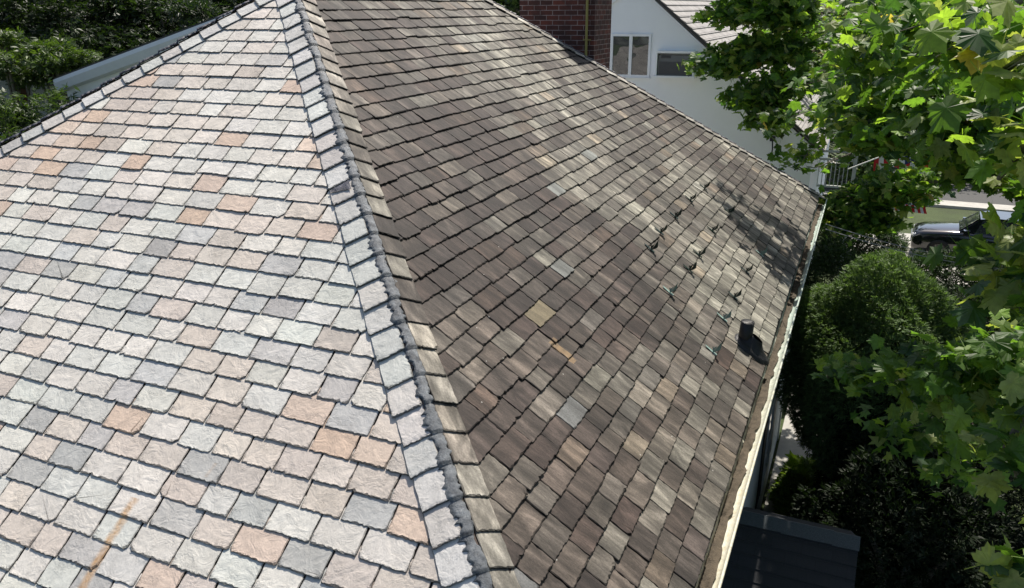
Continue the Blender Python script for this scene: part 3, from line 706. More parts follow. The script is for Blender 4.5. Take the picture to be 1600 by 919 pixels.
# ---------------------------------------------------------------- leaves
def frames(N, up, spread, roll=True):
    nrm = np.asarray(up)+rng.normal(0, spread, (N, 3)); nrm /= np.linalg.norm(nrm, axis=1, keepdims=True)
    r = rng.normal(0, 1, (N, 3)); t = r-(r*nrm).sum(1, keepdims=True)*nrm; t /= np.linalg.norm(t, axis=1, keepdims=True)
    b = np.cross(nrm, t); return t, b, nrm
def cards(name, pos, t, b, n, size, tmpl, tris, cols, mat, parent=None):
    N = len(pos); T = np.asarray(tmpl, float); K_ = len(T)
    size = np.asarray(size).reshape(N, 1, 1)
    V = pos[:, None, :]+size*(T[None, :, 0:1]*t[:, None, :]+T[None, :, 1:2]*b[:, None, :]+T[None, :, 2:3]*n[:, None, :])
    Fa = np.asarray(tris)[None]+(np.arange(N)*K_)[:, None, None]
    me = bpy.data.meshes.new(name); nf = N*len(tris)
    me.vertices.add(N*K_); me.vertices.foreach_set('co', V.astype(np.float32).ravel())
    me.loops.add(nf*3); me.loops.foreach_set('vertex_index', Fa.astype(np.int32).ravel())
    me.polygons.add(nf); me.polygons.foreach_set('loop_start', np.arange(0, nf*3, 3, dtype=np.int32)); me.polygons.foreach_set('loop_total', np.full(nf, 3, dtype=np.int32))
    me.update(calc_edges=True)
    a_ = me.attributes.new('col', 'FLOAT_COLOR', 'FACE'); c_ = np.concatenate([np.repeat(cols, len(tris), 0), np.ones((nf, 1))], 1)
    a_.data.foreach_set('color', c_.astype(np.float32).ravel())
    me.polygons.foreach_set('use_smooth', np.zeros(nf, dtype=bool))
    return link(name, me, mat, parent)
def leaf_mat(name, rough=.42, trans=.45, tcol=(1.5, 1.7, .5), spec=.5):
    a = NT(name); col = a.n('Attribute', attribute_name='col').outputs['Color']; g = a.n('NewGeometry').outputs['Position']
    c = a.mix(1, col, a.ramp(a.noise(g, 35, 3, .6), [(.3, .8), (.7, 1.2)]), 'MULTIPLY')
    a.base(c); a.rough(rough); a.b.inputs['Specular IOR Level'].default_value = spec
    tr = a.n('BsdfTranslucent', {'Color': a.mix(1, c, C4(tcol), 'MULTIPLY')}); mx = a.n('MixShader', {0: trans})
    a.t.links.new(a.b.outputs[0], mx.inputs[1]); a.t.links.new(tr.outputs[0], mx.inputs[2]); a.t.links.new(mx.outputs[0], a.out.inputs[0])
    return a.m
M_syc = leaf_mat('sycamore_leaf', .46, .55, (1.75, 1.8, .6), .4); M_yew = leaf_mat('needle', .6, .35, (1.3, 1.5, .6), .25); M_bush = leaf_mat('bush_leaf', .5, .35)
M_bark = NT('bark'); _g = M_bark.n('TexCoord').outputs['Object']; M_bark.base(M_bark.ramp(M_bark.noise(_g, 4, 5, .7), [(.35, (.09, .075, .055)), (.6, (.2, .18, .14)), (.75, (.32, .30, .24))])); M_bark.rough(.9); M_bark.bump(M_bark.noise(_g, 18, 5), .8, .03); M_bark = M_bark.m
half = [(.02, -.22), (.16, -.32), (.40, -.27), (.37, -.14), (.47, -.07), (.37, .03), (.50, .10), (.48, .19), (.62, .37), (.44, .37), (.38, .46), (.23, .33), (.25, .46), (.15, .54), (0, .76)]
pts2 = half+[(-x, y) for x, y in half[-2::-1]]
LT = [(0, 0, 0)]+[(x, y, -.34*abs(x)-.22*max(0, y)**2+.05*math.sin(9*x+5*y)) for x, y in pts2]
LF = [(0, i, i+1) for i in range(1, len(pts2))]+[(0, len(pts2), 1)]
# petiole
k0_ = len(LT); LT += [(-.012, -.2, -.01), (.012, -.2, -.01), (.012, -.75, .10), (-.012, -.75, .10)]; LF += [(k0_, k0_+1, k0_+2), (k0_, k0_+2, k0_+3)]
LT = [(x, y-.1, z) for x, y, z in LT]
# a simpler leaf outline for the crown far out of reach
LT2 = [(0, -.35, 0), (.45, -.3, -.12), (.35, .02, -.08), (.6, .35, -.2), (.2, .3, -.06), (0, .75, -.12), (-.2, .3, -.06), (-.6, .35, -.2), (-.35, .02, -.08), (-.45, -.3, -.12), (0, 0, 0)]
LF2 = [(10, i, (i+1) % 10) for i in range(10)]
def syc_cols(N, pale=.10):
    base = np.array([.08, .16, .035]); c = base*(1+rng.normal(0, .22, (N, 1)))
    r = rng.random(N)
    c[r < .38] = np.array([.17, .27, .055])*(1+rng.normal(0, .15, ((r < .38).sum(), 1)))
    c[r < .12] = np.array([.035, .085, .03])
    c[r > 1-pale] = np.array([.25, .30, .11])*(1+rng.normal(0, .12, ((r > 1-pale).sum(), 1)))
    c[r > 1-pale*.05] = np.array([.34, .28, .10])
    return np.clip(c, .01, 1)
syc = empty('sycamore_tree', (13.5, 6.0, 0), 'leafy sycamore with broad lobed leaves overhanging the gutter', 'tree')
trunk_top = Vector((12.2, 5.9, Z0+3))
tb = MB(); tb.tube([(13.5, 6, -.1), (13.4, 6, 1.0), (13.1, 6.0, 4.5), (12.6, 6.0, 8.5), trunk_top, (11.5, 5.6, Z0+7)], [.55, .42, .36, .28, .20, .08], 14)
s_ = np.array(SUN)
def slope_pt(px, py, dy=0.0):
    k_, y_ = on_r(px, py); return np.array([k_, y_+dy, Z0-P*k_])
sh0, sh1 = slope_pt(1150, 345), slope_pt(1240, 430); sh2, sh3 = slope_pt(1120, 300, .2), slope_pt(1250, 385, .2)
def lit_ok(pos):
    """False where a leaf would shade the sunny part of the right slope"""
    t_ = (pos[:, 2]-Z0+P*pos[:, 0])/(s_[2]+P*s_[0]); fx = pos[:, 0]-t_*s_[0]; fy_ = pos[:, 1]-t_*s_[1]
    on = (t_ > 0) & (fx > .2) & (fx < 5.2) & (fy_ > -6) & (fy_ < LR+fx)
    def near(a_, b_, w_):
        ax, ay = b_[0]-a_[0], b_[1]-a_[1]; q_ = np.clip(((fx-a_[0])*ax+(fy_-a_[1])*ay)/(ax*ax+ay*ay), 0, 1); return np.hypot(fx-a_[0]-q_*ax, fy_-a_[1]-q_*ay) < w_
    shade = near(sh0, sh1, .36) | near(sh2, sh3, .22)
    return ~(on & ~shade & (rng.random(len(pos)) < np.where(fy_ < 3.0, 1.0, np.where(fx > 4.3, .45, .93))))
limbs = []
def bough(pts, r, n, size=(.11, .19), flat=.55, start=None, twig=True, pale=.10, lo=False, up=(0, 0, 1)):
    """leaves set in tufts round a limb"""
    pts = [np.array(p, float) for p in pts]; seg = [np.linalg.norm(pts[i+1]-pts[i]) for i in range(len(pts)-1)]; tot = sum(seg)
    nt_ = max(3, n//(9 if not lo else 9)); P_ = []; 
    for _ in range(nt_):
        s_ = rng.random()*tot; i = 0
        while s_ > seg[i] and i < len(seg)-1: s_ -= seg[i]; i += 1
        c_ = pts[i]+(pts[i+1]-pts[i])*(s_/seg[i])
        d_ = rng.normal(0, 1, 3); d_ /= np.linalg.norm(d_); rad = r*rng.random()**.5
        tip = c_+d_*np.array([rad, rad, rad*flat]); P_.append((c_, tip))
    pos = []; 
    ok_ = lit_ok(np.array([q[1] for q in P_]))
    for (c_, tip), good in zip(P_, ok_):
        m_ = 9
        if not good: continue
        q3 = min(.17, .25*r+.05); pos.append(tip+rng.normal(0, 1, (m_, 3))*np.array([q3, q3, q3*.55]))
        if twig and rng.random() < .2: 
            mid = (c_+tip)/2+np.array([0, 0, .06]); tb.tube([c_, mid, tip], [.008, .006, .003], 4, cap=False)
    if not pos: return
    pos = np.concatenate(pos); limbs.append((pos, size, pale, lo))
    if start is not None:
        a0 = Vector(start); a1 = Vector(pts[0]); md = (a0+a1)/2+Vector((0, 0, .5)); tb.tube([a0, md, a1]+[Vector(p) for p in pts[1:]], [.09, .05, .03]+[.02/(1+i) for i in range(len(pts)-1)], 6, cap=False)
    else: tb.tube([Vector(p) for p in pts], [.015]+[.009]*(len(pts)-1), 5, cap=False)
T_ = lambda z: Vector((13.5-(z/12)*1.3, 6-(z/12)*.1, z))
A = at
# far left boughs over the neighbour's wall, in layers
bough([A(1440, -60, 17), A(1290, -40, 18), A(1190, -40, 18.6), A(1110, -50, 19)], .9, 1500, (.16, .22), flat=.4, start=T_(9.5))
bough([A(1420, 15, 17), A(1290, 20, 18), A(1190, 15, 18.6), A(1130, 20, 19)], .85, 1900, (.16, .22), flat=.36, start=T_(9.2))
bough([A(1450, 70, 17), A(1310, 80, 18), A(1200, 78, 18.6), A(1105, 102, 19)], .72, 2300, (.16, .22), flat=.42, start=T_(8.5))
bough([A(1330, 118, 17), A(1240, 135, 18), A(1155, 160, 18.8)], .50, 1200, (.16, .22), flat=.45)
bough([A(1480, 110, 12), A(1400, 90, 13), A(1340, 120, 14)], .9, 1700, (.13, .18), flat=.6)
bough([A(1680, 300, 11), A(1600, 275, 12), A(1530, 262, 13)], .34, 800, (.13, .18))
bough([A(1700, 420, 9), A(1640, 400, 10), A(1600, 380, 11)], .34, 500, (.12, .17))
bough([A(1400, 40, 18.5), A(1280, 60, 19.2), A(1210, 50, 19.5)], .6, 1100, (.16, .22))
bough([A(1400, 110, 18.5), A(1290, 125, 19.2), A(1215, 125, 19.5)], .55, 1100, (.16, .22))
bough([A(1280, 170, 17.6), A(1200, 185, 18.4), A(1180, 200, 18.6)], .36, 500, (.16, .22))
bough([A(1420, 160, 16), A(1330, 190, 17), A(1270, 225, 18), A(1245, 268, 18)], .60, 1900, (.15, .20), flat=.45, start=T_(7.5))
bough([A(1480, 30, 7.5), A(1370, 50, 8.5), A(1310, 30, 9.5)], .60, 700, (.11, .15), start=T_(9.2))
bough([A(1660, 40, 24), A(1480, 60, 24.5), A(1350, 40, 25)], 2.2, 3000, (.22, .28), lo=True, twig=False)
bough([A(1660, 170, 23), A(1500, 150, 23.5), A(1370, 150, 24)], 1.4, 2400, (.2, .26), lo=True, twig=False)
# bright layered bough in the middle
bough([A(1600, 150, 6.2), A(1480, 150, 7.4), A(1370, 165, 9.0), A(1290, 165, 10.6), A(1230, 185, 11.8)], .48, 2200, (.125, .175), flat=.35, start=T_(8))
bough([A(1560, 215, 6.4), A(1430, 205, 7.2), A(1345, 205, 8.0)], .30, 520, (.11, .15), flat=.35)
bough([A(1620, 60, 4.6), A(1530, 70, 5.0), A(1430, 30, 5.6)], .32, 360, (.10, .14), flat=.4)
bough([A(1640, 60, 3.7), A(1570, 110, 3.8)], .20, 26, (.12, .15), flat=.5, pale=.5, start=T_(9))
bough([A(1330, 240, 15), A(1275, 262, 16)], .30, 260, (.14, .18))
# shaded inner masses
bough([A(1600, 100, 10), A(1480, 90, 11), A(1370, 120, 12)], 1.0, 2600, (.11, .16), lo=True, start=T_(9))
bough([A(1580, 215, 9), A(1490, 225, 10.5), A(1430, 215, 11.5)], .42, 600, (.11, .15), start=T_(7))
bough([A(1430, 285, 17), A(1350, 310, 18), A(1295, 330, 18.6)], .62, 2200, (.14, .19), start=T_(6))
bough([A(1390, 345, 18), A(1330, 348, 18), A(1295, 358, 18)], .36, 1100, (.10, .14))
bough([A(1620, 280, 8), A(1570, 255, 9), A(1500, 265, 9.5)], .20, 200, (.11, .15))
# right-hand edge, close to the camera
bough([A(1660, 250, 3.8), A(1600, 230, 3.9), A(1560, 280, 4.0)], .20, 50, (.11, .15), pale=.3, start=T_(8))
bough([A(1690, 330, 3.9), A(1625, 360, 3.9), A(1600, 400, 4.0), A(1605, 450, 4.1)], .17, 100, (.11, .15), pale=.35)
bough([A(1700, 540, 4.8), A(1600, 550, 5.2), A(1500, 575, 5.8), A(1430, 585, 6.6)], .22, 280, (.11, .15), flat=.5, start=T_(6))
bough([A(1450, 590, 6.6), A(1390, 595, 6.8), A(1350, 575, 7.2), A(1315, 560, 7.8)], .15, 130, (.10, .14), flat=.5)
bough([A(1640, 590, 5.4), A(1560, 590, 6), A(1470, 610, 6.6)], .36, 330, (.11, .15), flat=.6)
bough([A(1680, 600, 3.9), A(1600, 650, 3.9), A(1570, 700, 4.0), A(1590, 745, 4.0)], .15, 50, (.11, .15), pale=.3, start=T_(5))
bough([A(1680, 860, 3.4), A(1625, 880, 3.4), A(1600, 900, 3.5)], .11, 26, (.10, .13), pale=.4)
bough([A(1640, 660, 7), A(1500, 660, 8), A(1440, 700, 9)], .55, 420, (.11, .15), lo=True, start=T_(4))
bough([A(1680, 450, 7), A(1610, 450, 8), A(1575, 490, 8.5)], .26, 200, (.11, .15))
# crown above and behind the picture, which shades the garden and the far end of the roof
U = []
for i in range(26):
    an = rng.random()*2*math.pi; rr_ = 6.0*rng.random()**.5; U.append((11.2+rr_*math.cos(an)*.75, 3.5+rr_*math.sin(an)*1.15, Z0+rng.uniform(2.5, 6.0)))
for u in U: 
    if u[0] < 8.2: continue
    bough([u, (u[0]+rng.uniform(-1.5, 1.5), u[1]+rng.uniform(-1.5, 1.5), u[2]+rng.uniform(-.3, .5))], 1.3, 330, (.2, .28), lo=True, twig=False, start=T_(11))
s_ = np.array(SUN)
for q_ in ((5.9, .6), (6.4, -.4), (7.2, .6)):  # unseen boughs added up-sun so their leaves shade the porch roof
    u = np.array([q_[0], q_[1], 3.0])+s_*11.5; bough([u, u+np.array([.5, .9, .2])], .9, 1300, (.18, .24), lo=True, start=T_(11))
bough([sh1+s_*7.2, (sh0+sh1)/2+s_*6.2+np.array([.12, .1, 0]), sh0+s_*5.6], .30, 420, (.10, .15), twig=True, start=T_(11))
bough([sh3+s_*7.0, sh2+s_*5.8], .18, 180, (.10, .15), twig=True, start=T_(11))
GAPS = [(1228, 765, 15, .9), (1215, 720, 16.5, .9), (1370, 450, 14, 1.4), (1310, 450, 14.3, 1.2), (1430, 460, 13.7, 1.1), (1500, 440, 7, .9), (1560, 600, 5.5, 1.0), (1440, 590, 6.6, .8), (1600, 880, 3.5, .7), (1590, 250, 4, 1.0), (1480, 150, 6.3, .9), (1360, 165, 7, .9), (1260, 165, 7.6, .7), (1600, 150, 5.8, 1.0), (1560, 70, 5, .9), (1590, 380, 4, .9), (1600, 650, 4, .8), (1500, 560, 5.8, .7), (1380, 575, 6.8, .6), (1190, 60, 12.3, 1.3), (1290, 50, 11.5, 1.2), (1120, 90, 12.8, 1.2), (1500, 380, 28, 3)]
for lo, T__, F__, nm in ((False, LT, LF, 'crown'), (True, LT2, LF2, 'upper_crown')):
    Ls = [l for l in limbs if l[3] == lo]
    pos = np.concatenate([l[0] for l in Ls]); keep = np.ones(len(pos), bool)
    G_ = GAPS if lo else GAPS[:5]
    if True:          # gaps in the upper crown let the sun through
        for (gx, gy, gd, gr) in G_:
            g0 = at(gx, gy, gd); v = pos-g0; al_ = v@s_; dd = np.linalg.norm(v-al_[:, None]*s_, axis=1); keep &= ~((dd < gr) & (al_ > .4) & (rng.random(len(pos)) < .9))
    sz = np.concatenate([rng.uniform(l[1][0], l[1][1], len(l[0])) for l in Ls]); cl = np.concatenate([syc_cols(len(l[0]), l[2]) for l in Ls])
    pos, sz, cl = pos[keep], sz[keep], cl[keep]
    keep = lit_ok(pos); pos, sz, cl = pos[keep], sz[keep], cl[keep]
    t, b, n = frames(len(pos), (0.0, -.15, 1.0), .55)
    # leaves droop: tips turned outward and down
    b[:, 2] -= .35; b /= np.linalg.norm(b, axis=1, keepdims=True); n = np.cross(t, b); n /= np.linalg.norm(n, axis=1, keepdims=True)
    cards(nm, pos, t, b, n, sz, T__, F__, cl, M_syc, syc)
tb.build('trunk', M_bark, syc, smooth=True)

# ---------------------------------------------------------------- shrubs and hedges
ND = [(-.10, 0, 0), (0, .5, -.05), (.10, 0, 0), (0, 1.0, -.22)]; NF = [(0, 2, 1), (0, 1, 3)]
SP = [(0, 0, 0), (.07, .30, .03), (.0, 1, -.15), (-.07, .3, .03), (.38, .62, -.06), (.33, .42, 0), (-.38, .62, -.06), (-.33, .42, 0), (.30, .98, -.14), (-.30, .98, -.14)]
SF = [(0, 1, 2), (0, 2, 3), (1, 4, 5), (3, 7, 6), (1, 8, 4), (3, 6, 9)]
def yew(name, c, r, N, size, label, cat='shrub', trunk=True, cols=((.035, .075, .022), (.07, .13, .035)), group=None, mat=None, thick=.42, lumps=4, tmpl=(SP, SF)):
    root = empty(name, (c[0], c[1], 0), label, cat, group)
    c = np.array(c, float); r = np.array(r, float)
    d = rng.normal(0, 1, (N, 3)); d /= np.linalg.norm(d, axis=1, keepdims=True)
    d = d[d[:, 2] > -.75]; N = len(d)
    ph = rng.uniform(0, 6, 6)
    lump = 1+.07*np.sin(d[:, 0]*lumps*1.7+ph[0]+d[:, 2]*3)+.07*np.sin(d[:, 1]*lumps*2+ph[1])+.05*np.sin(d[:, 2]*lumps*2.3+ph[2]+d[:, 0]*5)+.03*np.sin(d[:, 0]*17+d[:, 1]*19+ph[3])
    depth = 1-thick*rng.random(N)**2.2
    pos = c+d*r*(lump*depth)[:, None]; pos[:, 2] = np.maximum(pos[:, 2], .05)
    out = d/r; out /= np.linalg.norm(out, axis=1, keepdims=True)
    b = out*.9+np.array([0, 0, .15])+rng.normal(0, .5, (N, 3)); b /= np.linalg.norm(b, axis=1, keepdims=True)
    n = out*.4+np.array([0, 0, .9])+rng.normal(0, .4, (N, 3)); n -= (n*b).sum(1, keepdims=True)*b; n /= np.linalg.norm(n, axis=1, keepdims=True); t = np.cross(b, n)
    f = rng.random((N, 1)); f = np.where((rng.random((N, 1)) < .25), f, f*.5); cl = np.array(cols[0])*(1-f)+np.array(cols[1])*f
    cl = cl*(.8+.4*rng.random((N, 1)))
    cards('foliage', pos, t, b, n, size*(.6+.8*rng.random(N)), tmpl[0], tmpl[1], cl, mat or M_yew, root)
    mb = MB()
    for i in range(5 if trunk else 1):
        an = i*1.3; tip = c+np.array([math.cos(an)*r[0]*.5, math.sin(an)*r[1]*.5, r[2]*.3]); mb.tube([(c[0]+.1*math.cos(an), c[1]+.1*math.sin(an), 0), tuple((c+tip)/2*np.array([1, 1, .8])), tuple(tip)], [.07, .05, .02], 6)
    mb.build('stem', M_bark, root)
    return root
def place_z(px, py, d): return at(px, py, d)
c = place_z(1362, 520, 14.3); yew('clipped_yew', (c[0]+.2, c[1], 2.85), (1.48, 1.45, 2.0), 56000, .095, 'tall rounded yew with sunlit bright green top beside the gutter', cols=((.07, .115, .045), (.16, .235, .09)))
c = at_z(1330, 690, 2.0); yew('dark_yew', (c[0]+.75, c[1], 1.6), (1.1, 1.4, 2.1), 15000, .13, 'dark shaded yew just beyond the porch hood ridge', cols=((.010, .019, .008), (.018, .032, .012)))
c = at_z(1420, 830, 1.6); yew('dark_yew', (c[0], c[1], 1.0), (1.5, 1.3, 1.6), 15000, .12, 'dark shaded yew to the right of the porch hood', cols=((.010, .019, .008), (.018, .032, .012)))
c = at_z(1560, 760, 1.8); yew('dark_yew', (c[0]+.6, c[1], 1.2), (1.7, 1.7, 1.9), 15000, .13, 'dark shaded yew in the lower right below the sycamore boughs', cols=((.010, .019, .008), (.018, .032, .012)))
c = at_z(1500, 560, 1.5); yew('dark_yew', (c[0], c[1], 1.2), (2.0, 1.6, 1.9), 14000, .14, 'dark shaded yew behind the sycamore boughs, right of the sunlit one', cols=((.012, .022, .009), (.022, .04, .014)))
c = at_z(1228, 765, 0.3); yew('garden_plant', (c[0]+.22, c[1], .30), (.36, .9, .42), 1500, .17, 'low yellow-green plant growing by the house wall above the porch hood', 'plant', cols=((.10, .17, .03), (.26, .34, .06)), mat=M_bush, tmpl=(LT2, LF2))
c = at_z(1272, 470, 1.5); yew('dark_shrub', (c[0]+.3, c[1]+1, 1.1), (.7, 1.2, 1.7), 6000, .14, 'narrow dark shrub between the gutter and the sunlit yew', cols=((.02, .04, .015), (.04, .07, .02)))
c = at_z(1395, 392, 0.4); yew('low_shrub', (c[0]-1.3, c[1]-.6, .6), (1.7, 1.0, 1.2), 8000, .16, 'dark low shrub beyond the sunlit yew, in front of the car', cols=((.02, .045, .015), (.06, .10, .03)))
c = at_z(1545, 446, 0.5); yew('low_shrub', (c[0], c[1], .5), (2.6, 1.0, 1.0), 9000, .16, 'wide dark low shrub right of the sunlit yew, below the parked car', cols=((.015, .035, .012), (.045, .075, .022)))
# ivy and ground cover on the shaded soil
N = 16000; pos = np.stack([rng.uniform(6.3, 22, N), rng.uniform(-6.5, 14.5, N), rng.uniform(.02, .22, N)], 1)
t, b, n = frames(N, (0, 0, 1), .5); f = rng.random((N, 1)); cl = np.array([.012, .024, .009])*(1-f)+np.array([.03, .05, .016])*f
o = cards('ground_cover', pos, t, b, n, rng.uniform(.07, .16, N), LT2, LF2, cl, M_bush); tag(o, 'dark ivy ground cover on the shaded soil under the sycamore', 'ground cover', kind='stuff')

# ---------------------------------------------------------------- trees beyond
def far_tree(px, py, d, r, N, size, label, cols, group='trees beyond the left hip', trunk_r=.10, clumps=26):
    needle = group == 'trees beyond the left hip'
    c = at(px, py, d); root = empty('leafy_tree', (c[0], c[1], 0), label, 'tree', group)
    r = np.array(r, float); cc = rng.normal(0, 1, (clumps, 3)); cc /= np.linalg.norm(cc, axis=1, keepdims=True); cc = c+cc*r*(rng.random((clumps, 1))**.5)
    per = N//clumps; pos = []
    for q in cc:
        d_ = rng.normal(0, 1, (per, 3)); d_ /= np.linalg.norm(d_, axis=1, keepdims=True); rad = r.mean()*.36*rng.uniform(.6, 1.2)
        sq = rng.uniform(.3, .6); pos.append(q+d_*rad*np.array([rng.uniform(.9, 1.7), 1.2, sq])*(rng.random((per, 1))**.45)+np.array([0, 0, 1])*rng.normal(0, .05, (per, 1)))
    pos = np.concatenate(pos); pos = pos[pos[:, 2] > .1]; n_ = len(pos); t, b, n = frames(n_, (0, 0, 1), .6)
    f = rng.random((n_, 1))**1.5; cl = np.array(cols[0])*(1-f)+np.array(cols[1])*f
    cards('crown', pos, t, b, n, size*(.6+.8*rng.random(n_))*(1.25 if needle else 1), SP if needle else LT2, SF if needle else LF2, cl, M_bush, root)
    mb = MB(); mb.tube([(c[0], c[1], -.05), (c[0]+.1, c[1], c[2]*.5), tuple(c), (c[0]-.1, c[1], c[2]+r[2]*.7)], [trunk_r, trunk_r*.7, trunk_r*.5, .03], 8)
    for i in range(7):
        q = cc[i]; mb.tube([(c[0], c[1], c[2]*.6), tuple((c+q)/2), tuple(q)], [trunk_r*.4, .04, .015], 5)
    mb.build('trunk', M_bark, root)
dk = ((.014, .028, .012), (.035, .06, .02)); md = ((.03, .055, .018), (.07, .11, .03)); br = ((.03, .055, .016), (.10, .155, .035))
far_tree(60, 25, 30, (3.4, 3, 2.0), 9000, .17, 'dark spreading tree at the far left, highest in the corner', dk)
far_tree(250, 20, 31, (4.4, 3, 2.4), 11000, .17, 'dark tree rising straight behind the grey rake', dk)
far_tree(95, 92, 26, (2.3, 1.5, .6), 2800, .16, 'sunlit yellow-green small tree just left of the grey rake', br, clumps=12)
far_tree(10, 88, 27, (1.9, 1.3, .5), 1700, .16, 'sunlit yellow-green small tree at the left border above the white fence', br, clumps=9)
far_tree(20, 235, 24, (2.6, 2, 1.4), 5000, .16, 'dark low tree at the left border under the white fence', md)
far_tree(400, 5, 34, (5, 4, 3.2), 9000, .2, 'dark tree behind the top of the left hip', dk)
far_tree(190, 70, 36, (9, 4, 3.6), 12000, .24, 'wide shaded tree filling the gap behind the sunlit small tree', dk, clumps=40)
far_tree(20, 60, 40, (9, 4, 5.0), 12000, .25, 'tall shaded tree far behind the left border', dk, clumps=40)
far_tree(792, -5, 30, (1.9, 2, 1.3), 3500, .18, 'leafy tree left of the brick chimney', md, group='trees behind the houses')
far_tree(640, -20, 45, (9, 4, 5), 9000, .25, 'dark distant tree behind the ridge', dk, group='trees behind the houses')
far_tree(1330, 240, 46, (5.5, 3, 3.4), 8000, .24, 'mid-green tree behind the pale porch railing', ((.05, .09, .025), (.14, .2, .05)), group='trees behind the houses')
far_tree(1500, 190, 62, (9, 4, 5.5), 9000, .26, 'mid-green tree across the street behind the sycamore', ((.05, .09, .025), (.15, .22, .05)), group='trees behind the houses')
far_tree(1680, 260, 50, (6, 3, 5), 6000, .24, 'shaded tree across the street at the right border', md, group='trees behind the houses')
far_tree(1100, -60, 52, (12, 5, 7), 10000, .3, 'tall distant tree behind the white house', dk, group='trees behind the houses')
# white fence with brown posts at the far left
f0 = at(-30, 152, 31); f1 = at(90, 142, 32); fd = Vector(f1-f0); fd.z = 0; ln = fd.length; fd.normalize(); fn = Vector((-fd.y, fd.x, 0))
fe = empty('white_fence', (f0[0], f0[1], 0), 'white panel fence between brown posts beyond the far left hip', 'fence')
zt = f0[2]+.45
mb = MB(); q0_ = Vector((f0[0], f0[1], 0))-fd*4; q1_ = q0_+fd*(ln+9); mb.poly([q0_, q1_, q1_+Vector((0, 0, zt)), q0_+Vector((0, 0, zt))], fn*.06); mb.build('panel', simple('white_panel', (.62, .65, .68), .7, .1, 2), fe)
mb = MB()
for i in range(6):
    q_ = q0_+fd*(.6+i*2.3)-fn*.08; mb.box((q_.x-.12, q_.y-.12, 0), (q_.x+.12, q_.y+.12, zt+.5))
mb.build('post', simple('brown_post', (.11, .055, .035), .8, .2, 5), fe)

# ---------------------------------------------------------------- car
M_car = NT('black_car_paint'); M_car.base((.006, .007, .010, 1)); M_car.rough(.12); M_car.b.inputs['Coat Weight'].default_value = 1; M_car.b.inputs['Coat Roughness'].default_value = .03; M_car = M_car.m
M_tyre = simple('tyre', (.015, .015, .015), .85); M_rim = simple('black_rim', (.05, .05, .055), .3, .05, 3, 0, .8)
M_chrome = simple('chrome', (.7, .7, .72), .15, .03, 3, 0, 1.0); M_lamp = simple('lamp_glass', (.6, .62, .65), .08)
cc = at_z(1500, 412, .05)
car = empty('parked_car', (cc[0]+.8, cc[1]+.9, .05), 'glossy black car parked in the driveway, nose to the left', 'car', rz=math.radians(176))
# local frame: x forward, y left
def loc_build(mb, name, mat, parent, smooth=False): return mb.build(name, mat, parent, smooth, world=False)
sec = [(2.42, .38, .80, .72), (2.36, .30, .92, .84), (2.05, .26, 1.02, .90), (1.2, .26, 1.10, .93), (.75, .26, 1.14, .94), (-.2, .26, 1.13, .95), (-1.4, .26, 1.14, .94), (-2.1, .28, 1.12, .91), (-2.38, .36, 1.05, .84)]
mb = MB(); vs_ = []; K_ = 14
for x, zb, zt_, hw in sec:
    ring = [(hw*.92, zb), (hw*.99, zb+.14), (hw, (zb+zt_)/2-.02), (hw*.985, zt_-.16), (hw*.93, zt_-.05), (hw*.70, zt_+.005), (hw*.3, zt_+.03)]
    ring = ring+[(-y, z) for y, z in ring[::-1]]; vs_ += [(x, y, z) for y, z in ring]
mb.add(vs_, [(i*K_+j, i*K_+(j+1) % K_, (i+1)*K_+(j+1) % K_, (i+1)*K_+j) for i in range(len(sec)-1) for j in range(K_)]+[tuple(range(K_)), tuple((len(sec)-1)*K_+j for j in range(K_))])
body = loc_build(mb, 'body', M_car, car, True)
mb = MB(); cab = [(.95, 1.10, .80), (.35, 1.60, .66), (-.1, 1.68, .66), (-1.5, 1.66, .66), (-2.15, 1.14, .78)]
lo_ = [(.95, 1.08, .82), (.5, 1.08, .86), (-.1, 1.08, .87), (-1.5, 1.08, .87), (-2.2, 1.08, .82)]
vs_ = [];
for (x, z, y), (x2, z2, y2) in zip(cab, lo_): vs_ += [(x2, y2, z2), (x, y, z), (x, -y, z), (x2, -y2, z2)]
mb.add(vs_, [(i*4+j, i*4+j+1, i*4+j+5, i*4+j+4) for i in range(4) for j in range(3)])
cabin = loc_build(mb, 'cabin', M_car, car)
mb = MB()
mb.add([(.93, .74, 1.13), (.93, -.74, 1.13), (.37, -.60, 1.59), (.37, .60, 1.59)], [(0, 1, 2, 3)])
for v in range(len(mb.v)): mb.v[v] = (mb.v[v][0]+.02, mb.v[v][1], mb.v[v][2]+.02)
loc_build(mb, 'windscreen', M_glass, car)
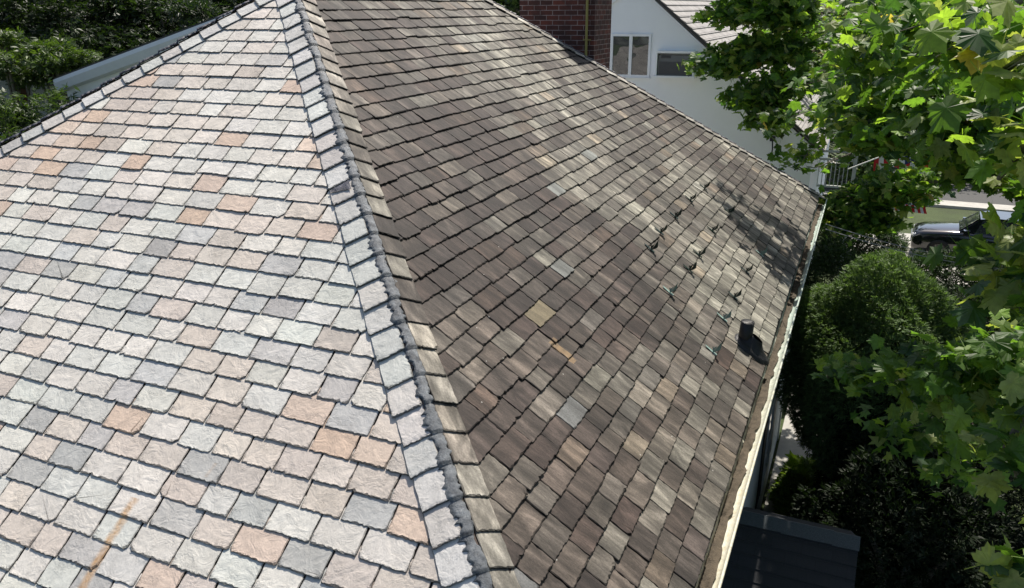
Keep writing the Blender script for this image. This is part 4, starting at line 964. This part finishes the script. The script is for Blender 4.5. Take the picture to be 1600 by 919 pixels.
for sgn in (-1, 1):
    mb = MB()
    for a0, a1 in ((.45, -.45), (-.52, -1.4)): mb.add([(a0, sgn*.865, 1.14), (a1, sgn*.88, 1.14), (a1-.02, sgn*.69, 1.60), (a0-.18 if a0 > 0 else a0, sgn*.69, 1.58)], [(0, 1, 2, 3)])
    loc_build(mb, 'side_window', M_glass, car)
    mb = MB(); mb.tube([(2.36, sgn*.58, .80), (2.30, sgn*.80, .83)], [.085, .07], 8); loc_build(mb, 'headlight', M_lamp, car, True)
    mb = MB(); mb.box((.62, sgn*.9 if sgn > 0 else -1.1, 1.10), (.82, sgn*1.1 if sgn > 0 else -.9, 1.24)); loc_build(mb, 'mirror', M_car, car)
    for x in (1.5, -1.45):
        mb = MB(); ring = [(.20, .36), (.30, .38), (.37, .36), (.385, .28)]
        vs_ = []; prof_ = [(.24, -.11), (.36, -.12), (.385, -.07), (.385, .07), (.36, .12), (.24, .11)]
        for j in range(24):
            an = 2*math.pi*j/24
            for r_, y_ in prof_: vs_.append((x+r_*math.cos(an), sgn*.86+y_, .385+r_*math.sin(an)))
        mb.add(vs_, [(j*6+i, j*6+(i+1) % 6, ((j+1) % 24)*6+(i+1) % 6, ((j+1) % 24)*6+i) for j in range(24) for i in range(6)])
        wh = loc_build(mb, 'wheel', M_tyre, car, True)
        mb = MB()
        for j in range(10):
            an = 2*math.pi*j/10; d_ = .022
            c_, s2 = math.cos(an), math.sin(an); yy = sgn*.93
            mb.add([(x-s2*d_, yy, .385+c_*d_), (x+s2*d_, yy, .385-c_*d_), (x+.26*c_+s2*d_*1.3, yy+sgn*.03, .385+.26*s2-c_*d_*1.3), (x+.26*c_-s2*d_*1.3, yy+sgn*.03, .385+.26*s2+c_*d_*1.3)], [(0, 1, 2, 3)])
        mb.tube([(x, sgn*.85, .385), (x, sgn*.95, .385)], .06, 10); mb.tube([(x, sgn*.84, .385), (x, sgn*.87, .385)], .235, 20)
        link('rim', (lambda o: o.data)(loc_build(mb, 'tmp', M_rim, car)), [], wh, False) if False else None
        o = loc_build(mb, 'rim', M_rim, car); o.parent = wh
mb = MB(); mb.box((2.40, -.45, .50), (2.445, .45, .76)); loc_build(mb, 'grille', M_dark, car)
mb = MB(); mb.box((2.446, -.47, .755), (2.455, .47, .785)); mb.box((2.446, -.47, .49), (2.455, .47, .51)); loc_build(mb, 'grille_trim', M_chrome, car)

# ---------------------------------------------------------------- flags
M_red = simple('flag_red', (.55, .02, .025), .8, .05); M_white = simple('flag_white', (.8, .8, .8), .8, .03); M_blue = simple('flag_blue', (.02, .035, .13), .8, .1)
def flag(px, py, d, L_, H_, label, tilt, lean, rz):
    c = at(px, py, d); root = empty('flag', tuple(c), label, 'flag', 'flags among the sycamore leaves', rz)
    nx, nz = 26, 26; cloth = MB()
    def pt(u, v):  # u along the fly, v across the stripes; hangs from a slanting pole
        x = u*L_*math.cos(tilt)*1.0-.0; z = u*L_*math.sin(tilt)
        return (x+.10*v, .05*math.sin(7*v+3*u), z-v*H_*(1-.12*u))
    for i in range(nx):
        for j in range(nz):
            u0, u1, v0, v1 = i/nx, (i+1)/nx, j/nz, (j+1)/nz
            if i/nx >= .54 and v0 < .40: mi = 2
            if True:
                st = int(u0*13)   # the stripes run down the hanging cloth
                mi = 0 if st % 2 == 0 else 1
                if u0 >= 6/13-.001 and v0 < .42: mi = 2
            cloth.add([pt(u0, v0), pt(u1, v0), pt(u1, v1), pt(u0, v1)], [(0, 1, 2, 3)], mi)
    for r_ in range(5):
        for q_ in range(6):
            u = 6/13+.03+(r_+.5)*.095; v = .02+(q_+.5)*.062; p = pt(min(u, .98), v)
            vs_ = []
            for k_ in range(10):
                an = math.pi/2+k_*math.pi/5; rr2 = .022 if k_ % 2 == 0 else .009; vs_.append((p[0]+rr2*math.cos(an), p[1]-.006, p[2]+rr2*math.sin(an)))
            cloth.add(vs_, [tuple(range(10))], 1)
    cloth.build('cloth', [M_red, M_white, M_blue], root, world=False)
    pm = MB(); pm.tube([(-.6*math.cos(tilt), 0, -.6*math.sin(tilt)+.02), ((L_+.15)*math.cos(tilt), 0, (L_+.15)*math.sin(tilt)+.02)], .016, 8); pm.build('pole', M_trim, root, world=False)
flag(1366, 250, 20.5, 1.5, .95, 'red, white and blue striped flag on a slanting white pole', math.radians(25), 0, math.radians(12))
flag(1386, 306, 20.5, .8, .35, 'small piece of striped flag lower down among the leaves', math.radians(-4), 0, math.radians(5))

# service wires
for i, (ya, yb) in enumerate(((358, 407), (366, 414))):
    a_ = Vector(at(1290, ya-8, 13.2)); b_ = Vector(at(1700, yb+20, 11.0)); pts = []
    for j in range(21):
        t_ = j/20; p = a_.lerp(b_, t_); p.z -= .25*math.sin(math.pi*t_)*.5; pts.append(p)
    mb = MB(); mb.tube(pts, .006, 5)
    tag(mb.build('service_wire', simple('wire', (.35, .35, .36), .5)), ('upper' if i == 0 else 'lower')+' of the two thin wires crossing in front of the black car', 'wire', 'overhead wires')
print('objects', len(bpy.data.objects))
